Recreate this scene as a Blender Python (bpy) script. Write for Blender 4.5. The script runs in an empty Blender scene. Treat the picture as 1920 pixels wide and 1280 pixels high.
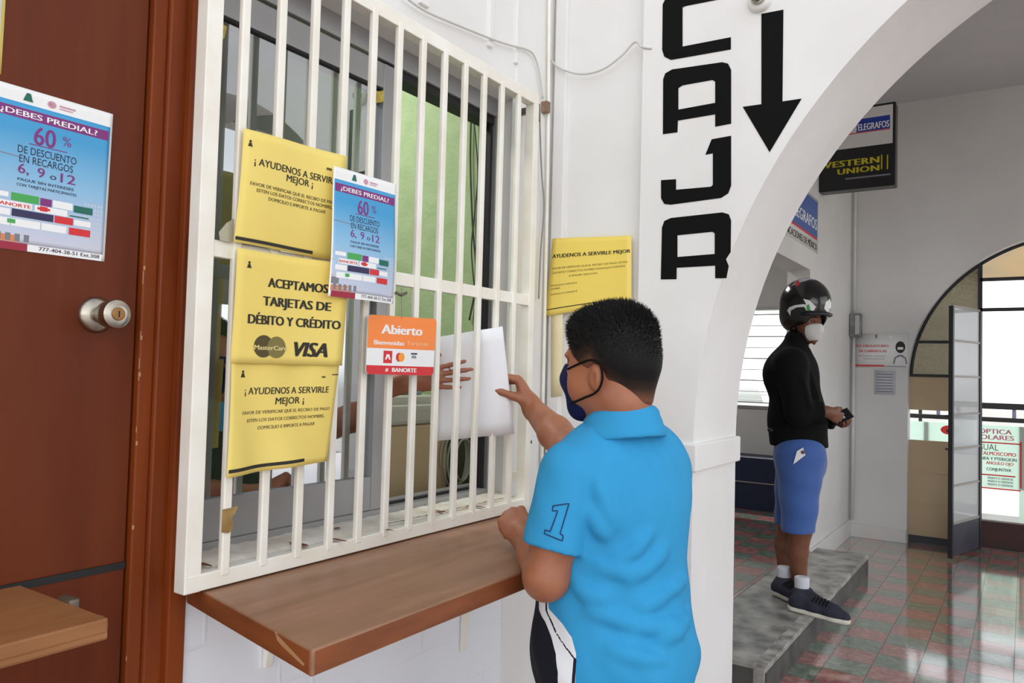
import bpy, bmesh, math, random
import numpy as np
from mathutils import Matrix, Vector
random.seed(7)
SC = bpy.context.scene
COL = SC.collection

# ------------------------------------------------------------------ camera, world, lights, exposure
FPX, YAW, PITCH, ROLL, EYE = 1440.0, math.radians(33.8), math.radians(2.1), math.radians(1.5), 1.38
_fw = Vector((-math.sin(YAW) * math.cos(PITCH), math.cos(YAW) * math.cos(PITCH), math.sin(PITCH)))
_r0 = Vector((math.cos(YAW), math.sin(YAW), 0)); _u0 = _r0.cross(_fw)
_rt = _r0 * math.cos(ROLL) + _u0 * math.sin(ROLL); _up = _u0 * math.cos(ROLL) - _r0 * math.sin(ROLL)
CAM0 = Vector((0, 0, EYE))
cd = bpy.data.cameras.new('camera'); cam = bpy.data.objects.new('camera', cd); COL.objects.link(cam)
cd.sensor_width = 36; cd.lens = 36 * FPX / 1920; cd.clip_start = 0.02; cd.clip_end = 200
M = Matrix.Identity(4)
for i in range(3):
    M[i][0], M[i][1], M[i][2], M[i][3] = _rt[i], _up[i], -_fw[i], CAM0[i]
cam.matrix_world = M
SC.camera = cam
SC.view_settings.view_transform = 'Standard'; SC.view_settings.look = 'None'
SC.view_settings.exposure = -0.10; SC.view_settings.gamma = 1; SC.view_settings.use_curve_mapping = False

w = bpy.data.worlds.new('overcast_sky'); SC.world = w; w.use_nodes = True
nt = w.node_tree; nt.nodes.clear()
wo = nt.nodes.new('ShaderNodeOutputWorld'); bg = nt.nodes.new('ShaderNodeBackground')
tc = nt.nodes.new('ShaderNodeTexCoord'); sx = nt.nodes.new('ShaderNodeSeparateXYZ'); cr = nt.nodes.new('ShaderNodeValToRGB')
nt.links.new(tc.outputs['Generated'], sx.inputs[0])
mz = nt.nodes.new('ShaderNodeMath'); mz.operation = 'MULTIPLY_ADD'; mz.inputs[1].default_value = 0.5; mz.inputs[2].default_value = 0.5
nt.links.new(sx.outputs['Z'], mz.inputs[0]); nt.links.new(mz.outputs[0], cr.inputs[0])
els = cr.color_ramp.elements
els[0].position = 0.0; els[0].color = (0.30, 0.30, 0.29, 1); els[1].position = 0.88; els[1].color = (0.24, 0.265, 0.29, 1)
for pos_, c_ in ((0.485, (0.36, 0.36, 0.35, 1)), (0.505, (0.97, 0.98, 1.0, 1)), (0.62, (0.56, 0.58, 0.60, 1))):
    e_ = els.new(pos_); e_.color = c_
nt.links.new(cr.outputs[0], bg.inputs[0]); bg.inputs[1].default_value = 2.95
nt.links.new(bg.outputs[0], wo.inputs[0])

def sun(name, e, ang, rot, c):
    l = bpy.data.lights.new(name, 'SUN'); l.energy = e; l.angle = math.radians(ang); l.color = c
    o = bpy.data.objects.new(name, l); COL.objects.link(o); o.rotation_euler = rot; return o
# broad second sun added as soft fill from the open patio behind and right
SUN = sun('broad_fill_sun', 0.5, 70, (math.radians(58), 0, math.radians(40)), (1.0, 0.985, 0.96))

# sun added to brighten the street; arch wall raised to shade the window side
sun('added_street_sun', 5.0, 2.0, (math.radians(28), 0, math.radians(198)), (1.0, 0.97, 0.92))

def area(name, loc, rot, sx_, sy_, e, c=(1, 1, 1)):
    l = bpy.data.lights.new(name, 'AREA'); l.shape = 'RECTANGLE'; l.size = sx_; l.size_y = sy_; l.energy = e; l.color = c
    o = bpy.data.objects.new(name, l); COL.objects.link(o); o.location = loc; o.rotation_euler = rot; return o
area('office_fill_light', (-2.6, 1.55, 2.93), (0, 0, 0), 0.6, 1.2, 30, (1.0, 1.0, 0.95))  # unseen lamp added to brighten the green office
area('telegraph_office_fill', (-2.6, 5.4, 2.95), (0, 0, 0), 0.6, 1.2, 22, (1.0, 0.99, 0.96))  # unseen lamp added to lighten the room behind the opening

def ray(px, py):
    return (_fw * FPX + _rt * (px - 960) + _up * (640 - py)) / FPX
def onX(px, py, X):
    d = ray(px, py); return CAM0 + d * (X / d.x)
def onY(px, py, Y):
    d = ray(px, py); return CAM0 + d * (Y / d.y)
def onZ(px, py, Z):
    d = ray(px, py); return CAM0 + d * ((Z - EYE) / d.z)
def dep(px, py, t):
    return CAM0 + ray(px, py) * t

# ------------------------------------------------------------------ materials
def lin(c):
    if isinstance(c, str):
        c = tuple(int(c[i:i + 2], 16) for i in (1, 3, 5))
    o = []
    for v in c[:3]:
        v = v / 255.0
        o.append(v / 12.92 if v <= 0.04045 else ((v + 0.055) / 1.055) ** 2.4)
    return (*o, 1.0)

def mat(name, c, rough=0.6, metal=0.0, spec=0.5, var=None, vscale=6.0, bump=0.0, bscale=60.0, stretch=None, sheen=0.0, coat=0.0, detail=4):
    m = bpy.data.materials.new(name); m.use_nodes = True
    n = m.node_tree.nodes; L = m.node_tree.links; b = n['Principled BSDF']
    b.inputs['Base Color'].default_value = lin(c); b.inputs['Roughness'].default_value = rough
    b.inputs['Metallic'].default_value = metal; b.inputs['Specular IOR Level'].default_value = spec
    if sheen: b.inputs['Sheen Weight'].default_value = sheen
    if coat: b.inputs['Coat Weight'].default_value = coat; b.inputs['Coat Roughness'].default_value = 0.15
    if var or bump:
        t = n.new('ShaderNodeTexCoord'); mp = n.new('ShaderNodeMapping'); L.new(t.outputs['Object'], mp.inputs[0])
        if stretch: mp.inputs['Scale'].default_value = stretch
    if var:
        nz = n.new('ShaderNodeTexNoise'); nz.inputs['Scale'].default_value = vscale; nz.inputs['Detail'].default_value = detail
        L.new(mp.outputs[0], nz.inputs['Vector'])
        rp = n.new('ShaderNodeValToRGB'); L.new(nz.outputs['Fac'], rp.inputs[0])
        rp.color_ramp.elements[0].position = 0.32; rp.color_ramp.elements[1].position = 0.68
        rp.color_ramp.elements[0].color = lin(var); rp.color_ramp.elements[1].color = lin(c)
        L.new(rp.outputs[0], b.inputs['Base Color'])
    if bump:
        nz2 = n.new('ShaderNodeTexNoise'); nz2.inputs['Scale'].default_value = bscale; nz2.inputs['Detail'].default_value = 5
        L.new(mp.outputs[0], nz2.inputs['Vector'])
        bp = n.new('ShaderNodeBump'); bp.inputs['Strength'].default_value = bump; bp.inputs['Distance'].default_value = 0.01
        L.new(nz2.outputs['Fac'], bp.inputs['Height']); L.new(bp.outputs[0], b.inputs['Normal'])
    return m

WHITE = mat('white_plaster', (240, 239, 238), 0.55, var=(230, 228, 226), vscale=2.2, bump=0.12, bscale=14)
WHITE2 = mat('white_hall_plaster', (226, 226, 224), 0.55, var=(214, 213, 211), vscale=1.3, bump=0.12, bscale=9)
CEILW = mat('grey_ceiling_paint', (205, 206, 209), 0.7, var=(196, 197, 200), vscale=1.0)
ENAMEL = mat('white_enamel', (250, 248, 240), 0.32, var=(240, 234, 220), vscale=9, bump=0.05, bscale=30)
GREEN = mat('green_wall_paint', (178, 199, 152), 0.7, var=(164, 187, 138), vscale=12, bump=0.2, bscale=50)
ALU = mat('aluminium', (168, 168, 170), 0.38, metal=0.55)
NEARBLACK = mat('near_black', (26, 27, 30), 0.6)
WOODDOOR = mat('red_brown_door', (106, 46, 18), 0.5, var=(92, 38, 14), vscale=2.6, stretch=(6, 6, 0.8), spec=0.25, bump=0.03, bscale=20)
WOODTRIM = mat('red_brown_casing', (138, 64, 22), 0.42, var=(112, 48, 16), spec=.3, vscale=3.0, stretch=(6, 6, 0.7))
CHIP = mat('pale_chipped_edge', (186, 140, 100), 0.7)
SHELFW = mat('worn_brown_shelf', (168, 124, 98), 0.45, var=(144, 104, 76), vscale=3.2, stretch=(7, 1.0, 7), bump=0.05, bscale=24, detail=8)
SHELFE = mat('orange_brown_edge', (150, 82, 42), 0.5, var=(116, 64, 34), vscale=5, stretch=(1, 1, 5))
OAK = mat('tan_door_shelf', (164, 112, 70), 0.5, var=(142, 92, 54), vscale=4, stretch=(6, 1, 6))
STEEL = mat('brushed_steel', (178, 170, 158), 0.28, metal=1.0)
BRASS = mat('brass_keyway', (150, 112, 70), 0.35, metal=1.0)
OLDMETAL = mat('dull_metal', (120, 112, 100), 0.5, metal=0.7)
YELLOW = mat('yellow_paper', (244, 220, 124), 0.75, var=(238, 211, 112), vscale=3)
PAPER = mat('white_paper', (246, 246, 250), 0.7)
BLACK = mat('black_paint', (13, 13, 13), 0.8, spec=.15)
INK = mat('black_ink', (44, 42, 34), 0.7)
GREYINK = mat('grey_ink', (124, 114, 74), 0.8)
PURPLE = mat('purple_print', (128, 42, 122), 0.5)
RED = mat('red_print', (216, 42, 48), 0.5)
DKRED = mat('dark_red_print', (160, 30, 58), 0.5)
GREENP = mat('green_print', (70, 170, 82), 0.5)
DKGREEN = mat('dark_green_print', (20, 104, 88), 0.5)
NAVYP = mat('navy_print', (46, 40, 84), 0.5)
ORANGE = mat('orange_print', (255, 140, 60), 0.4)
HOUSE = mat('house_orange_print', (226, 132, 74), 0.5)
WHITEP = mat('white_print', (244, 244, 244), 0.45)
GREYP = mat('pale_grey_print', (204, 206, 214), 0.5)
MIDGREY = mat('mid_grey_print', (126, 126, 136), 0.5)
TAPE = mat('brown_tape', (178, 148, 92), 0.35, var=(140, 108, 60), vscale=30)
YTAPE = mat('yellow_tape', (214, 190, 90), 0.4, var=(170, 140, 50), vscale=40)
CABLE = mat('white_cable', (206, 204, 198), 0.5)
GREYCABLE = mat('grey_cable', (150, 146, 140), 0.55)
BLKIRON = mat('black_iron', (34, 34, 40), 0.45)
DKPANEL = mat('dark_iron_panel', (66, 66, 76), 0.45, var=(54, 54, 64), vscale=6)
BEIGE = mat('beige_panel', (204, 180, 146), 0.6, var=(194, 170, 136), vscale=3)
CONC = mat('worn_concrete', (184, 182, 176), 0.36, var=(100, 100, 98), vscale=9, bump=0.25, bscale=40, detail=9)
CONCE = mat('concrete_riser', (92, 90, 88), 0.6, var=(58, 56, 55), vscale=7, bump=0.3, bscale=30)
WORNW = mat('worn_white_edge', (196, 194, 190), 0.6, var=(120, 118, 114), vscale=16, detail=8)
NAVYC = mat('navy_cabinet', (22, 34, 66), 0.5)
PRINTERG = mat('grey_plastic', (176, 176, 162), 0.45)
PRINTERB = mat('beige_plastic', (186, 164, 128), 0.5)
DARKPL = mat('dark_plastic', (28, 30, 36), 0.45)
BLUEF = mat('blue_card', (44, 140, 200), 0.5)
MAROON = mat('maroon_card', (110, 26, 34), 0.5)

def tile_mat(name, size, off):
    m = bpy.data.materials.new(name); m.use_nodes = True
    n = m.node_tree.nodes; L = m.node_tree.links; b = n['Principled BSDF']
    t = n.new('ShaderNodeTexCoord'); mp = n.new('ShaderNodeMapping'); L.new(t.outputs['Object'], mp.inputs[0])
    mp.inputs['Location'].default_value = (off[0], off[1], 0.003)
    ck = n.new('ShaderNodeTexChecker'); ck.inputs['Scale'].default_value = 1.0 / size
    L.new(mp.outputs[0], ck.inputs['Vector'])
    nz = n.new('ShaderNodeTexNoise'); nz.inputs['Scale'].default_value = 26; nz.inputs['Detail'].default_value = 6
    L.new(mp.outputs[0], nz.inputs['Vector'])
    def ramp(a, c_):
        r = n.new('ShaderNodeValToRGB'); L.new(nz.outputs['Fac'], r.inputs[0])
        r.color_ramp.elements[0].position = 0.36; r.color_ramp.elements[1].position = 0.64
        r.color_ramp.elements[0].color = lin(a); r.color_ramp.elements[1].color = lin(c_); return r
    ra = ramp((172, 96, 92), (196, 140, 130)); rb = ramp((92, 116, 100), (146, 160, 142))
    mx = n.new('ShaderNodeMix'); mx.data_type = 'RGBA'
    L.new(ck.outputs['Fac'], mx.inputs[0]); L.new(ra.outputs[0], mx.inputs[6]); L.new(rb.outputs[0], mx.inputs[7])
    # dark joints between the tiles
    sp = n.new('ShaderNodeSeparateXYZ'); L.new(mp.outputs[0], sp.inputs[0])
    def edge(o):
        a = n.new('ShaderNodeMath'); a.operation = 'MULTIPLY'; a.inputs[1].default_value = 1.0 / size; L.new(o, a.inputs[0])
        f = n.new('ShaderNodeMath'); f.operation = 'FRACT'; L.new(a.outputs[0], f.inputs[0])
        s = n.new('ShaderNodeMath'); s.operation = 'SUBTRACT'; s.inputs[1].default_value = 0.5; L.new(f.outputs[0], s.inputs[0])
        q = n.new('ShaderNodeMath'); q.operation = 'ABSOLUTE'; L.new(s.outputs[0], q.inputs[0])
        g = n.new('ShaderNodeMath'); g.operation = 'GREATER_THAN'; g.inputs[1].default_value = 0.488; L.new(q.outputs[0], g.inputs[0]); return g
    e1, e2 = edge(sp.outputs[0]), edge(sp.outputs[1])
    mxx = n.new('ShaderNodeMath'); mxx.operation = 'MAXIMUM'; L.new(e1.outputs[0], mxx.inputs[0]); L.new(e2.outputs[0], mxx.inputs[1])
    m2 = n.new('ShaderNodeMix'); m2.data_type = 'RGBA'; L.new(mxx.outputs[0], m2.inputs[0]); L.new(mx.outputs[2], m2.inputs[6])
    m2.inputs[7].default_value = lin((70, 62, 60)); L.new(m2.outputs[2], b.inputs['Base Color'])
    rr = n.new('ShaderNodeMath'); rr.operation = 'MULTIPLY_ADD'; rr.inputs[1].default_value = 0.5; rr.inputs[2].default_value = 0.14
    L.new(mxx.outputs[0], rr.inputs[0]); L.new(rr.outputs[0], b.inputs['Roughness'])
    b.inputs['Specular IOR Level'].default_value = 0.75
    b.inputs['Coat Weight'].default_value = 1.0; b.inputs['Coat Roughness'].default_value = 0.08; b.inputs['Coat IOR'].default_value = 2.0
    return m
TILES = tile_mat('red_green_tiles', 0.19, (0.045, 0.06))

def brick_paint():
    m = mat('white_painted_block', (242, 245, 252), 0.5)
    n = m.node_tree.nodes; L = m.node_tree.links; b = n['Principled BSDF']
    t = n.new('ShaderNodeTexCoord'); mp = n.new('ShaderNodeMapping'); L.new(t.outputs['Object'], mp.inputs[0])
    mp.inputs['Rotation'].default_value = (math.radians(90), 0, math.radians(90))
    sp = n.new('ShaderNodeSeparateXYZ'); cb = n.new('ShaderNodeCombineXYZ'); L.new(t.outputs['Object'], sp.inputs[0])
    L.new(sp.outputs[1], cb.inputs[0]); L.new(sp.outputs[2], cb.inputs[1])
    br = n.new('ShaderNodeTexBrick'); L.new(cb.outputs[0], br.inputs['Vector'])
    br.inputs['Scale'].default_value = 1.0; br.inputs['Brick Width'].default_value = 0.2; br.inputs['Row Height'].default_value = 0.072
    br.inputs['Mortar Size'].default_value = 0.006; br.inputs['Mortar Smooth'].default_value = 0.7
    nz = n.new('ShaderNodeTexNoise'); nz.inputs['Scale'].default_value = 5; L.new(cb.outputs[0], nz.inputs['Vector'])
    gt = n.new('ShaderNodeValToRGB'); gt.color_ramp.elements[0].position = .42; gt.color_ramp.elements[1].position = .62; L.new(nz.outputs['Fac'], gt.inputs[0])
    mu = n.new('ShaderNodeMath'); mu.operation = 'MULTIPLY'; L.new(br.outputs['Fac'], mu.inputs[0]); L.new(gt.outputs[0], mu.inputs[1])
    bp = n.new('ShaderNodeBump'); bp.inputs['Strength'].default_value = 0.38; bp.inputs['Distance'].default_value = 0.007
    L.new(mu.outputs[0], bp.inputs['Height']); L.new(bp.outputs[0], b.inputs['Normal'])
    return m
BLOCKW = brick_paint()

def sill_mat():
    m = mat('stained_white_sill', (244, 241, 234), 0.6, var=(216, 206, 190), vscale=14, bump=0.5, bscale=16)
    return m
SILL = sill_mat()
RUST = mat('rust_stain', (134, 78, 46), 0.8, var=(96, 58, 36), vscale=40)

def mirror_glass(name, tint, refl, tr):
    m = bpy.data.materials.new(name); m.use_nodes = True
    n = m.node_tree.nodes; L = m.node_tree.links; n.clear()
    o = n.new('ShaderNodeOutputMaterial'); g = n.new('ShaderNodeBsdfGlossy'); t = n.new('ShaderNodeBsdfTransparent'); x = n.new('ShaderNodeMixShader')
    g.inputs['Roughness'].default_value = 0.0; g.inputs['Color'].default_value = (0.95, 0.97, 1, 1)
    t.inputs['Color'].default_value = (*tr, 1)
    x.inputs[0].default_value = refl
    L.new(t.outputs[0], x.inputs[1]); L.new(g.outputs[0], x.inputs[2]); L.new(x.outputs[0], o.inputs[0]); return m
FILM = mirror_glass('reflective_film_glass', None, 0.38, (0.42, 0.44, 0.46))
CLEAR = mirror_glass('clear_glass', None, 0.07, (0.95, 0.97, 0.96))
MILK = mirror_glass('pale_glass', None, 0.22, (0.88, 0.91, 0.93))

_n = MILK.node_tree; _o = _n.nodes['Material Output']; _prev = _o.inputs[0].links[0].from_socket
_tl = _n.nodes.new('ShaderNodeBsdfTranslucent'); _tl.inputs[0].default_value = lin((240, 243, 246)); _df = _n.nodes.new('ShaderNodeBsdfDiffuse'); _df.inputs[0].default_value = lin((236, 238, 240))
_m1 = _n.nodes.new('ShaderNodeMixShader'); _m1.inputs[0].default_value = .45; _m2 = _n.nodes.new('ShaderNodeMixShader'); _m2.inputs[0].default_value = .62
_n.links.new(_tl.outputs[0], _m1.inputs[1]); _n.links.new(_df.outputs[0], _m1.inputs[2]); _n.links.new(_prev, _m2.inputs[1]); _n.links.new(_m1.outputs[0], _m2.inputs[2]); _n.links.new(_m2.outputs[0], _o.inputs[0])

def textured_glass():
    m = bpy.data.materials.new('patterned_glass'); m.use_nodes = True
    n = m.node_tree.nodes; L = m.node_tree.links; b = n['Principled BSDF']
    b.inputs['Base Color'].default_value = lin((150, 142, 120)); b.inputs['Roughness'].default_value = 0.25
    b.inputs['Transmission Weight'].default_value = 0.4; b.inputs['IOR'].default_value = 1.3
    t = n.new('ShaderNodeTexCoord'); nz = n.new('ShaderNodeTexVoronoi'); nz.inputs['Scale'].default_value = 42; L.new(t.outputs['Object'], nz.inputs['Vector'])
    bp = n.new('ShaderNodeBump'); bp.inputs['Strength'].default_value = 0.5; bp.inputs['Distance'].default_value = 0.01
    L.new(nz.outputs['Distance'], bp.inputs['Height']); L.new(bp.outputs[0], b.inputs['Normal']); return m
PATGLASS = textured_glass()

# ------------------------------------------------------------------ mesh helpers
def tag(o, label=None, cat=None, group=None, kind=None):
    if label: o['label'] = label
    if cat: o['category'] = cat
    if group: o['group'] = group
    if kind: o['kind'] = kind
    return o

def empty(name, loc=(0, 0, 0), mtx=None):
    o = bpy.data.objects.new(name, None); COL.objects.link(o); o.empty_display_size = 0.05
    if mtx is not None: o.matrix_world = mtx
    else: o.location = loc
    return o

def thing(name, label, cat, loc=(0, 0, 0), group=None, mtx=None):
    return tag(empty(name, loc, mtx), label, cat, group)

def link(name, me, mats, parent=None, world=True, smooth=False):
    """world=True: the mesh is in world coordinates (parents here are only translated)"""
    o = bpy.data.objects.new(name, me); COL.objects.link(o)
    for m in (mats if isinstance(mats, (list, tuple)) else [mats]): me.materials.append(m)
    if smooth:
        for p in me.polygons: p.use_smooth = True
    if parent is not None:
        o.parent = parent
        if world and parent.type == 'EMPTY':
            o.matrix_parent_inverse = Matrix.Translation(-parent.location)
    return o

class MB:
    def __init__(s):
        s.bm = bmesh.new(); s.mi = 0
    def _faces(s, fs):
        for f in fs: f.material_index = s.mi
    def box(s, lo, hi, bev=0.0, seg=2):
        lo, hi = Vector(lo), Vector(hi)
        t = bmesh.new(); bmesh.ops.create_cube(t, size=1.0)
        for v in t.verts: v.co = Vector(((lo[i] + hi[i]) / 2 + v.co[i] * (hi[i] - lo[i]) for i in range(3)))
        if bev: bmesh.ops.bevel(t, geom=t.edges[:], offset=bev, segments=seg, profile=0.5, affect='EDGES')
        s.add(t); return s
    def add(s, t, mtx=None):
        me = bpy.data.meshes.new('tmp'); 
        if mtx is not None: bmesh.ops.transform(t, matrix=mtx, verts=t.verts)
        for f in t.faces: f.material_index = s.mi
        t.to_mesh(me); t.free(); s.bm.from_mesh(me); bpy.data.meshes.remove(me); return s
    def poly(s, pts):
        f = s.bm.faces.new([s.bm.verts.new(p) for p in pts]); f.material_index = s.mi; return s
    def prism(s, pts, d, bev=0.0):
        """closed outline (3-D points, planar) pushed along vector d"""
        t = bmesh.new(); d = Vector(d)
        a = [t.verts.new(Vector(p)) for p in pts]; b = [t.verts.new(Vector(p) + d) for p in pts]
        t.faces.new(a[::-1]); t.faces.new(b)
        n_ = len(pts)
        for i in range(n_): t.faces.new((a[i], a[(i + 1) % n_], b[(i + 1) % n_], b[i]))
        bmesh.ops.recalc_face_normals(t, faces=t.faces[:])
        if bev: bmesh.ops.bevel(t, geom=t.edges[:], offset=bev, segments=2, profile=0.5, affect='EDGES')
        s.add(t); return s
    def tube(s, pts, r, n=10, cap=True):
        pts = [Vector(p) for p in pts]; t = bmesh.new(); rings = []
        rs = r if isinstance(r, (list, tuple)) else [r] * len(pts)
        up = Vector((0, 0, 1)); prev = None
        for i, p in enumerate(pts):
            d = (pts[min(i + 1, len(pts) - 1)] - pts[max(i - 1, 0)]).normalized()
            if prev is None:
                x = d.cross(up) if abs(d.dot(up)) < 0.95 else d.cross(Vector((1, 0, 0)))
            else: x = prev - d * prev.dot(d)
            x.normalize(); prev = x; y = d.cross(x)
            rings.append([t.verts.new(p + (x * math.cos(a) + y * math.sin(a)) * rs[i]) for a in [2 * math.pi * k / n for k in range(n)]])
        for a, b in zip(rings, rings[1:]):
            for k in range(n): t.faces.new((a[k], a[(k + 1) % n], b[(k + 1) % n], b[k])).smooth = True
        if cap: t.faces.new(rings[0][::-1]); t.faces.new(rings[-1])
        s.add(t); return s
    def lathe(s, prof, o, ax, n=32):
        """prof: (distance along axis, radius)"""
        o, ax = Vector(o), Vector(ax).normalized(); x = ax.orthogonal().normalized(); y = ax.cross(x); t = bmesh.new(); rings = []
        for d, r in prof:
            rings.append([t.verts.new(o + ax * d + (x * math.cos(a) + y * math.sin(a)) * max(r, 1e-5)) for a in [2 * math.pi * k / n for k in range(n)]])
        for a, b in zip(rings, rings[1:]):
            for k in range(n): t.faces.new((a[k], a[(k + 1) % n], b[(k + 1) % n], b[k]))
        t.faces.new(rings[0][::-1]); t.faces.new(rings[-1])
        bmesh.ops.recalc_face_normals(t, faces=t.faces[:])
        s.add(t); return s
    def mesh(s):
        me = bpy.data.meshes.new('m'); s.bm.normal_update(); s.bm.to_mesh(me); s.bm.free(); return me
    def build(s, name, mats, parent=None, world=True, smooth=False, label=None):
        me = s.mesh(); me.name = name
        if smooth:
            me.shade_flat()
        o = link(name, me, mats, parent, world)
        if smooth:
            for p in me.polygons: p.use_smooth = True
            if hasattr(me, 'set_sharp_from_angle'): me.set_sharp_from_angle(angle=math.radians(38))
        if label: o['label'] = label
        return o

def struct(name, mb, m, parent=None):
    o = mb.build(name, m, parent)
    if parent is None: o['kind'] = 'structure'
    return o

# flat lettering turned into thin meshes
class Text:
    """flat print: every string or shape becomes a part of its own unless it is drawn between hold() calls"""
    def __init__(s): s.items = []; s.h = False
    def hold(s, on=True):
        s.h = False
        if on: s._new(); s.h = True
        return s
    def _new(s):
        if not s.h: s.items.append(([], []))
        return s.items[-1]
    def put(s, txt, x, y, h, width=None, align='C', bold=0.0, shear=0.0, spacing=1.0):
        """x,y: anchor of the baseline (local), h: cap height"""
        cu = bpy.data.curves.new('t', 'FONT'); cu.body = txt; cu.size = 1.0; cu.shear = shear; cu.space_character = spacing
        cu.fill_mode = 'FRONT'; cu.resolution_u = 3
        ob = bpy.data.objects.new('t', cu); COL.objects.link(ob)
        dg = bpy.context.evaluated_depsgraph_get(); me = bpy.data.meshes.new_from_object(ob.evaluated_get(dg))
        bpy.data.objects.remove(ob); bpy.data.curves.remove(cu)
        if len(me.vertices) == 0: return s
        co = np.array([v.co[:2] for v in me.vertices]); mn, mx = co.min(0), co.max(0)
        k = h / 0.73; kx = width / (mx[0] - mn[0]) if width else k
        ox = {'C': (mn[0] + mx[0]) / 2, 'L': mn[0], 'R': mx[0]}[align]; V, F = s._new()
        for n_, dx in enumerate((0.0, -bold * 1.6, bold * 1.6) if bold else (0.0,)):      # heavier strokes
            b0 = len(V)
            for a, b in co: V.append((x + (a - ox + dx) * kx, y + b * k, -n_ * 4e-5))
            for q in me.polygons: F.append([b0 + i for i in q.vertices])
        bpy.data.meshes.remove(me); return s
    def rect(s, x0, y0, x1, y1):
        V, F = s._new(); n_ = max(1, min(16, int(abs(x1 - x0) / .012))); m_ = max(1, min(12, int(abs(y1 - y0) / .012))); b = len(V)
        if x1 < x0: x0, x1 = x1, x0
        if y1 < y0: y0, y1 = y1, y0
        V += [(x0 + (x1 - x0) * i / n_, y0 + (y1 - y0) * j / m_, 0) for j in range(m_ + 1) for i in range(n_ + 1)]
        F += [[b + j * (n_ + 1) + i, b + j * (n_ + 1) + i + 1, b + (j + 1) * (n_ + 1) + i + 1, b + (j + 1) * (n_ + 1) + i] for j in range(m_) for i in range(n_)]; return s
    def disc(s, x, y, r, ry=None, n=20):
        return s.poly([(x + r * math.cos(2 * math.pi * k / n), y + (ry or r) * math.sin(2 * math.pi * k / n)) for k in range(n)])
    def poly(s, pts):
        V, F = s._new(); b = len(V); V += [(x, y, 0) for x, y in pts]; F.append(list(range(b, b + len(pts)))); return s
    def fit(s, sf, txt, a, b, hpx, bold=0.0, shear=0.0, spacing=1.0):
        """text whose baseline runs between two lines of sight a and b; hpx: cap height in photograph pixels"""
        x0, y0 = sf.at(*a); x1, y1 = sf.at(*b); xm, ym = sf.at((a[0] + b[0]) / 2, (a[1] + b[1]) / 2 - hpx)
        return s.put(txt, x0, (y0 + y1) / 2, ym - (y0 + y1) / 2, abs(x1 - x0), 'L', bold, shear, spacing)
    def build(s, name, m, parent, z, surf=None):
        o = None
        for V, F in s.items:
            if not V: continue
            me = bpy.data.meshes.new(name)
            me.from_pydata([tuple(surf.P(x, y, z * .7 + dz)) if surf else (x, y, z + dz) for x, y, dz in V], [], F); me.update()
            q = link(name, me, m, parent); o = o or q
        return o

class Surf:
    """a sheet spanned by four corners in the place; x runs 0..w to the right, y runs 0..h upward"""
    def __init__(s, TL, TR, BL, BR, bulge=None, w=None, h=None):
        s.c = [Vector(p) for p in (TL, TR, BL, BR)]
        s.w = w or ((s.c[1] - s.c[0]).length + (s.c[3] - s.c[2]).length) / 2
        s.h = h or ((s.c[0] - s.c[2]).length + (s.c[1] - s.c[3]).length) / 2
        s.ex = ((s.c[1] - s.c[0]) + (s.c[3] - s.c[2])).normalized(); s.ey = ((s.c[0] - s.c[2]) + (s.c[1] - s.c[3])).normalized()
        s.n = s.ex.cross(s.ey).normalized(); s.b = bulge or (lambda u, v: 0.0)
    def P(s, x, y, off=0.0):
        u, v = x / s.w, y / s.h; TL, TR, BL, BR = s.c
        return BL * ((1 - u) * (1 - v)) + BR * (u * (1 - v)) + TL * ((1 - u) * v) + TR * (u * v) + s.n * (s.b(u, v) + off)
    def at(s, px, py):
        """the sheet's own coordinates under a line of sight"""
        d = ray(px, py); o = sum(s.c, Vector()) / 4; u, v = 0.5, 0.5
        for _ in range(12):
            q = s.P(u * s.w, v * s.h); t = (q - CAM0).dot(s.n) / d.dot(s.n); r = CAM0 + d * t - q
            u += r.dot(s.ex) / s.w; v += r.dot(s.ey) / s.h
        return u * s.w, v * s.h
    def centre(s): return s.P(s.w / 2, 0)

def sheet(name, sf, m, parent, nx=14, ny=14, th=0.0005, x0=0, x1=None, y0=0, y1=None, z=0.0):
    x1 = sf.w if x1 is None else x1; y1 = sf.h if y1 is None else y1
    vs, fs = [], []
    for zz in (0, -th):
        for j in range(ny + 1):
            for i in range(nx + 1):
                vs.append(tuple(sf.P(x0 + (x1 - x0) * i / nx, y0 + (y1 - y0) * j / ny, z + zz)))
    n1 = (nx + 1) * (ny + 1)
    q = lambda i, j, s_: s_ * n1 + j * (nx + 1) + i
    for j in range(ny):
        for i in range(nx):
            fs.append((q(i, j, 0), q(i + 1, j, 0), q(i + 1, j + 1, 0), q(i, j + 1, 0)))
            fs.append((q(i, j, 1), q(i, j + 1, 1), q(i + 1, j + 1, 1), q(i + 1, j, 1)))
    for i in range(nx):
        fs.append((q(i, 0, 1), q(i + 1, 0, 1), q(i + 1, 0, 0), q(i, 0, 0))); fs.append((q(i, ny, 0), q(i + 1, ny, 0), q(i + 1, ny, 1), q(i, ny, 1)))
    for j in range(ny):
        fs.append((q(0, j, 0), q(0, j + 1, 0), q(0, j + 1, 1), q(0, j, 1))); fs.append((q(nx, j, 1), q(nx, j + 1, 1), q(nx, j + 1, 0), q(nx, j, 0)))
    me = bpy.data.meshes.new(name); me.from_pydata(vs, [], fs); me.update()
    o = link(name, me, m, parent)
    me.polygons.foreach_set('use_smooth', [True] * len(me.polygons)); return o

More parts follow.
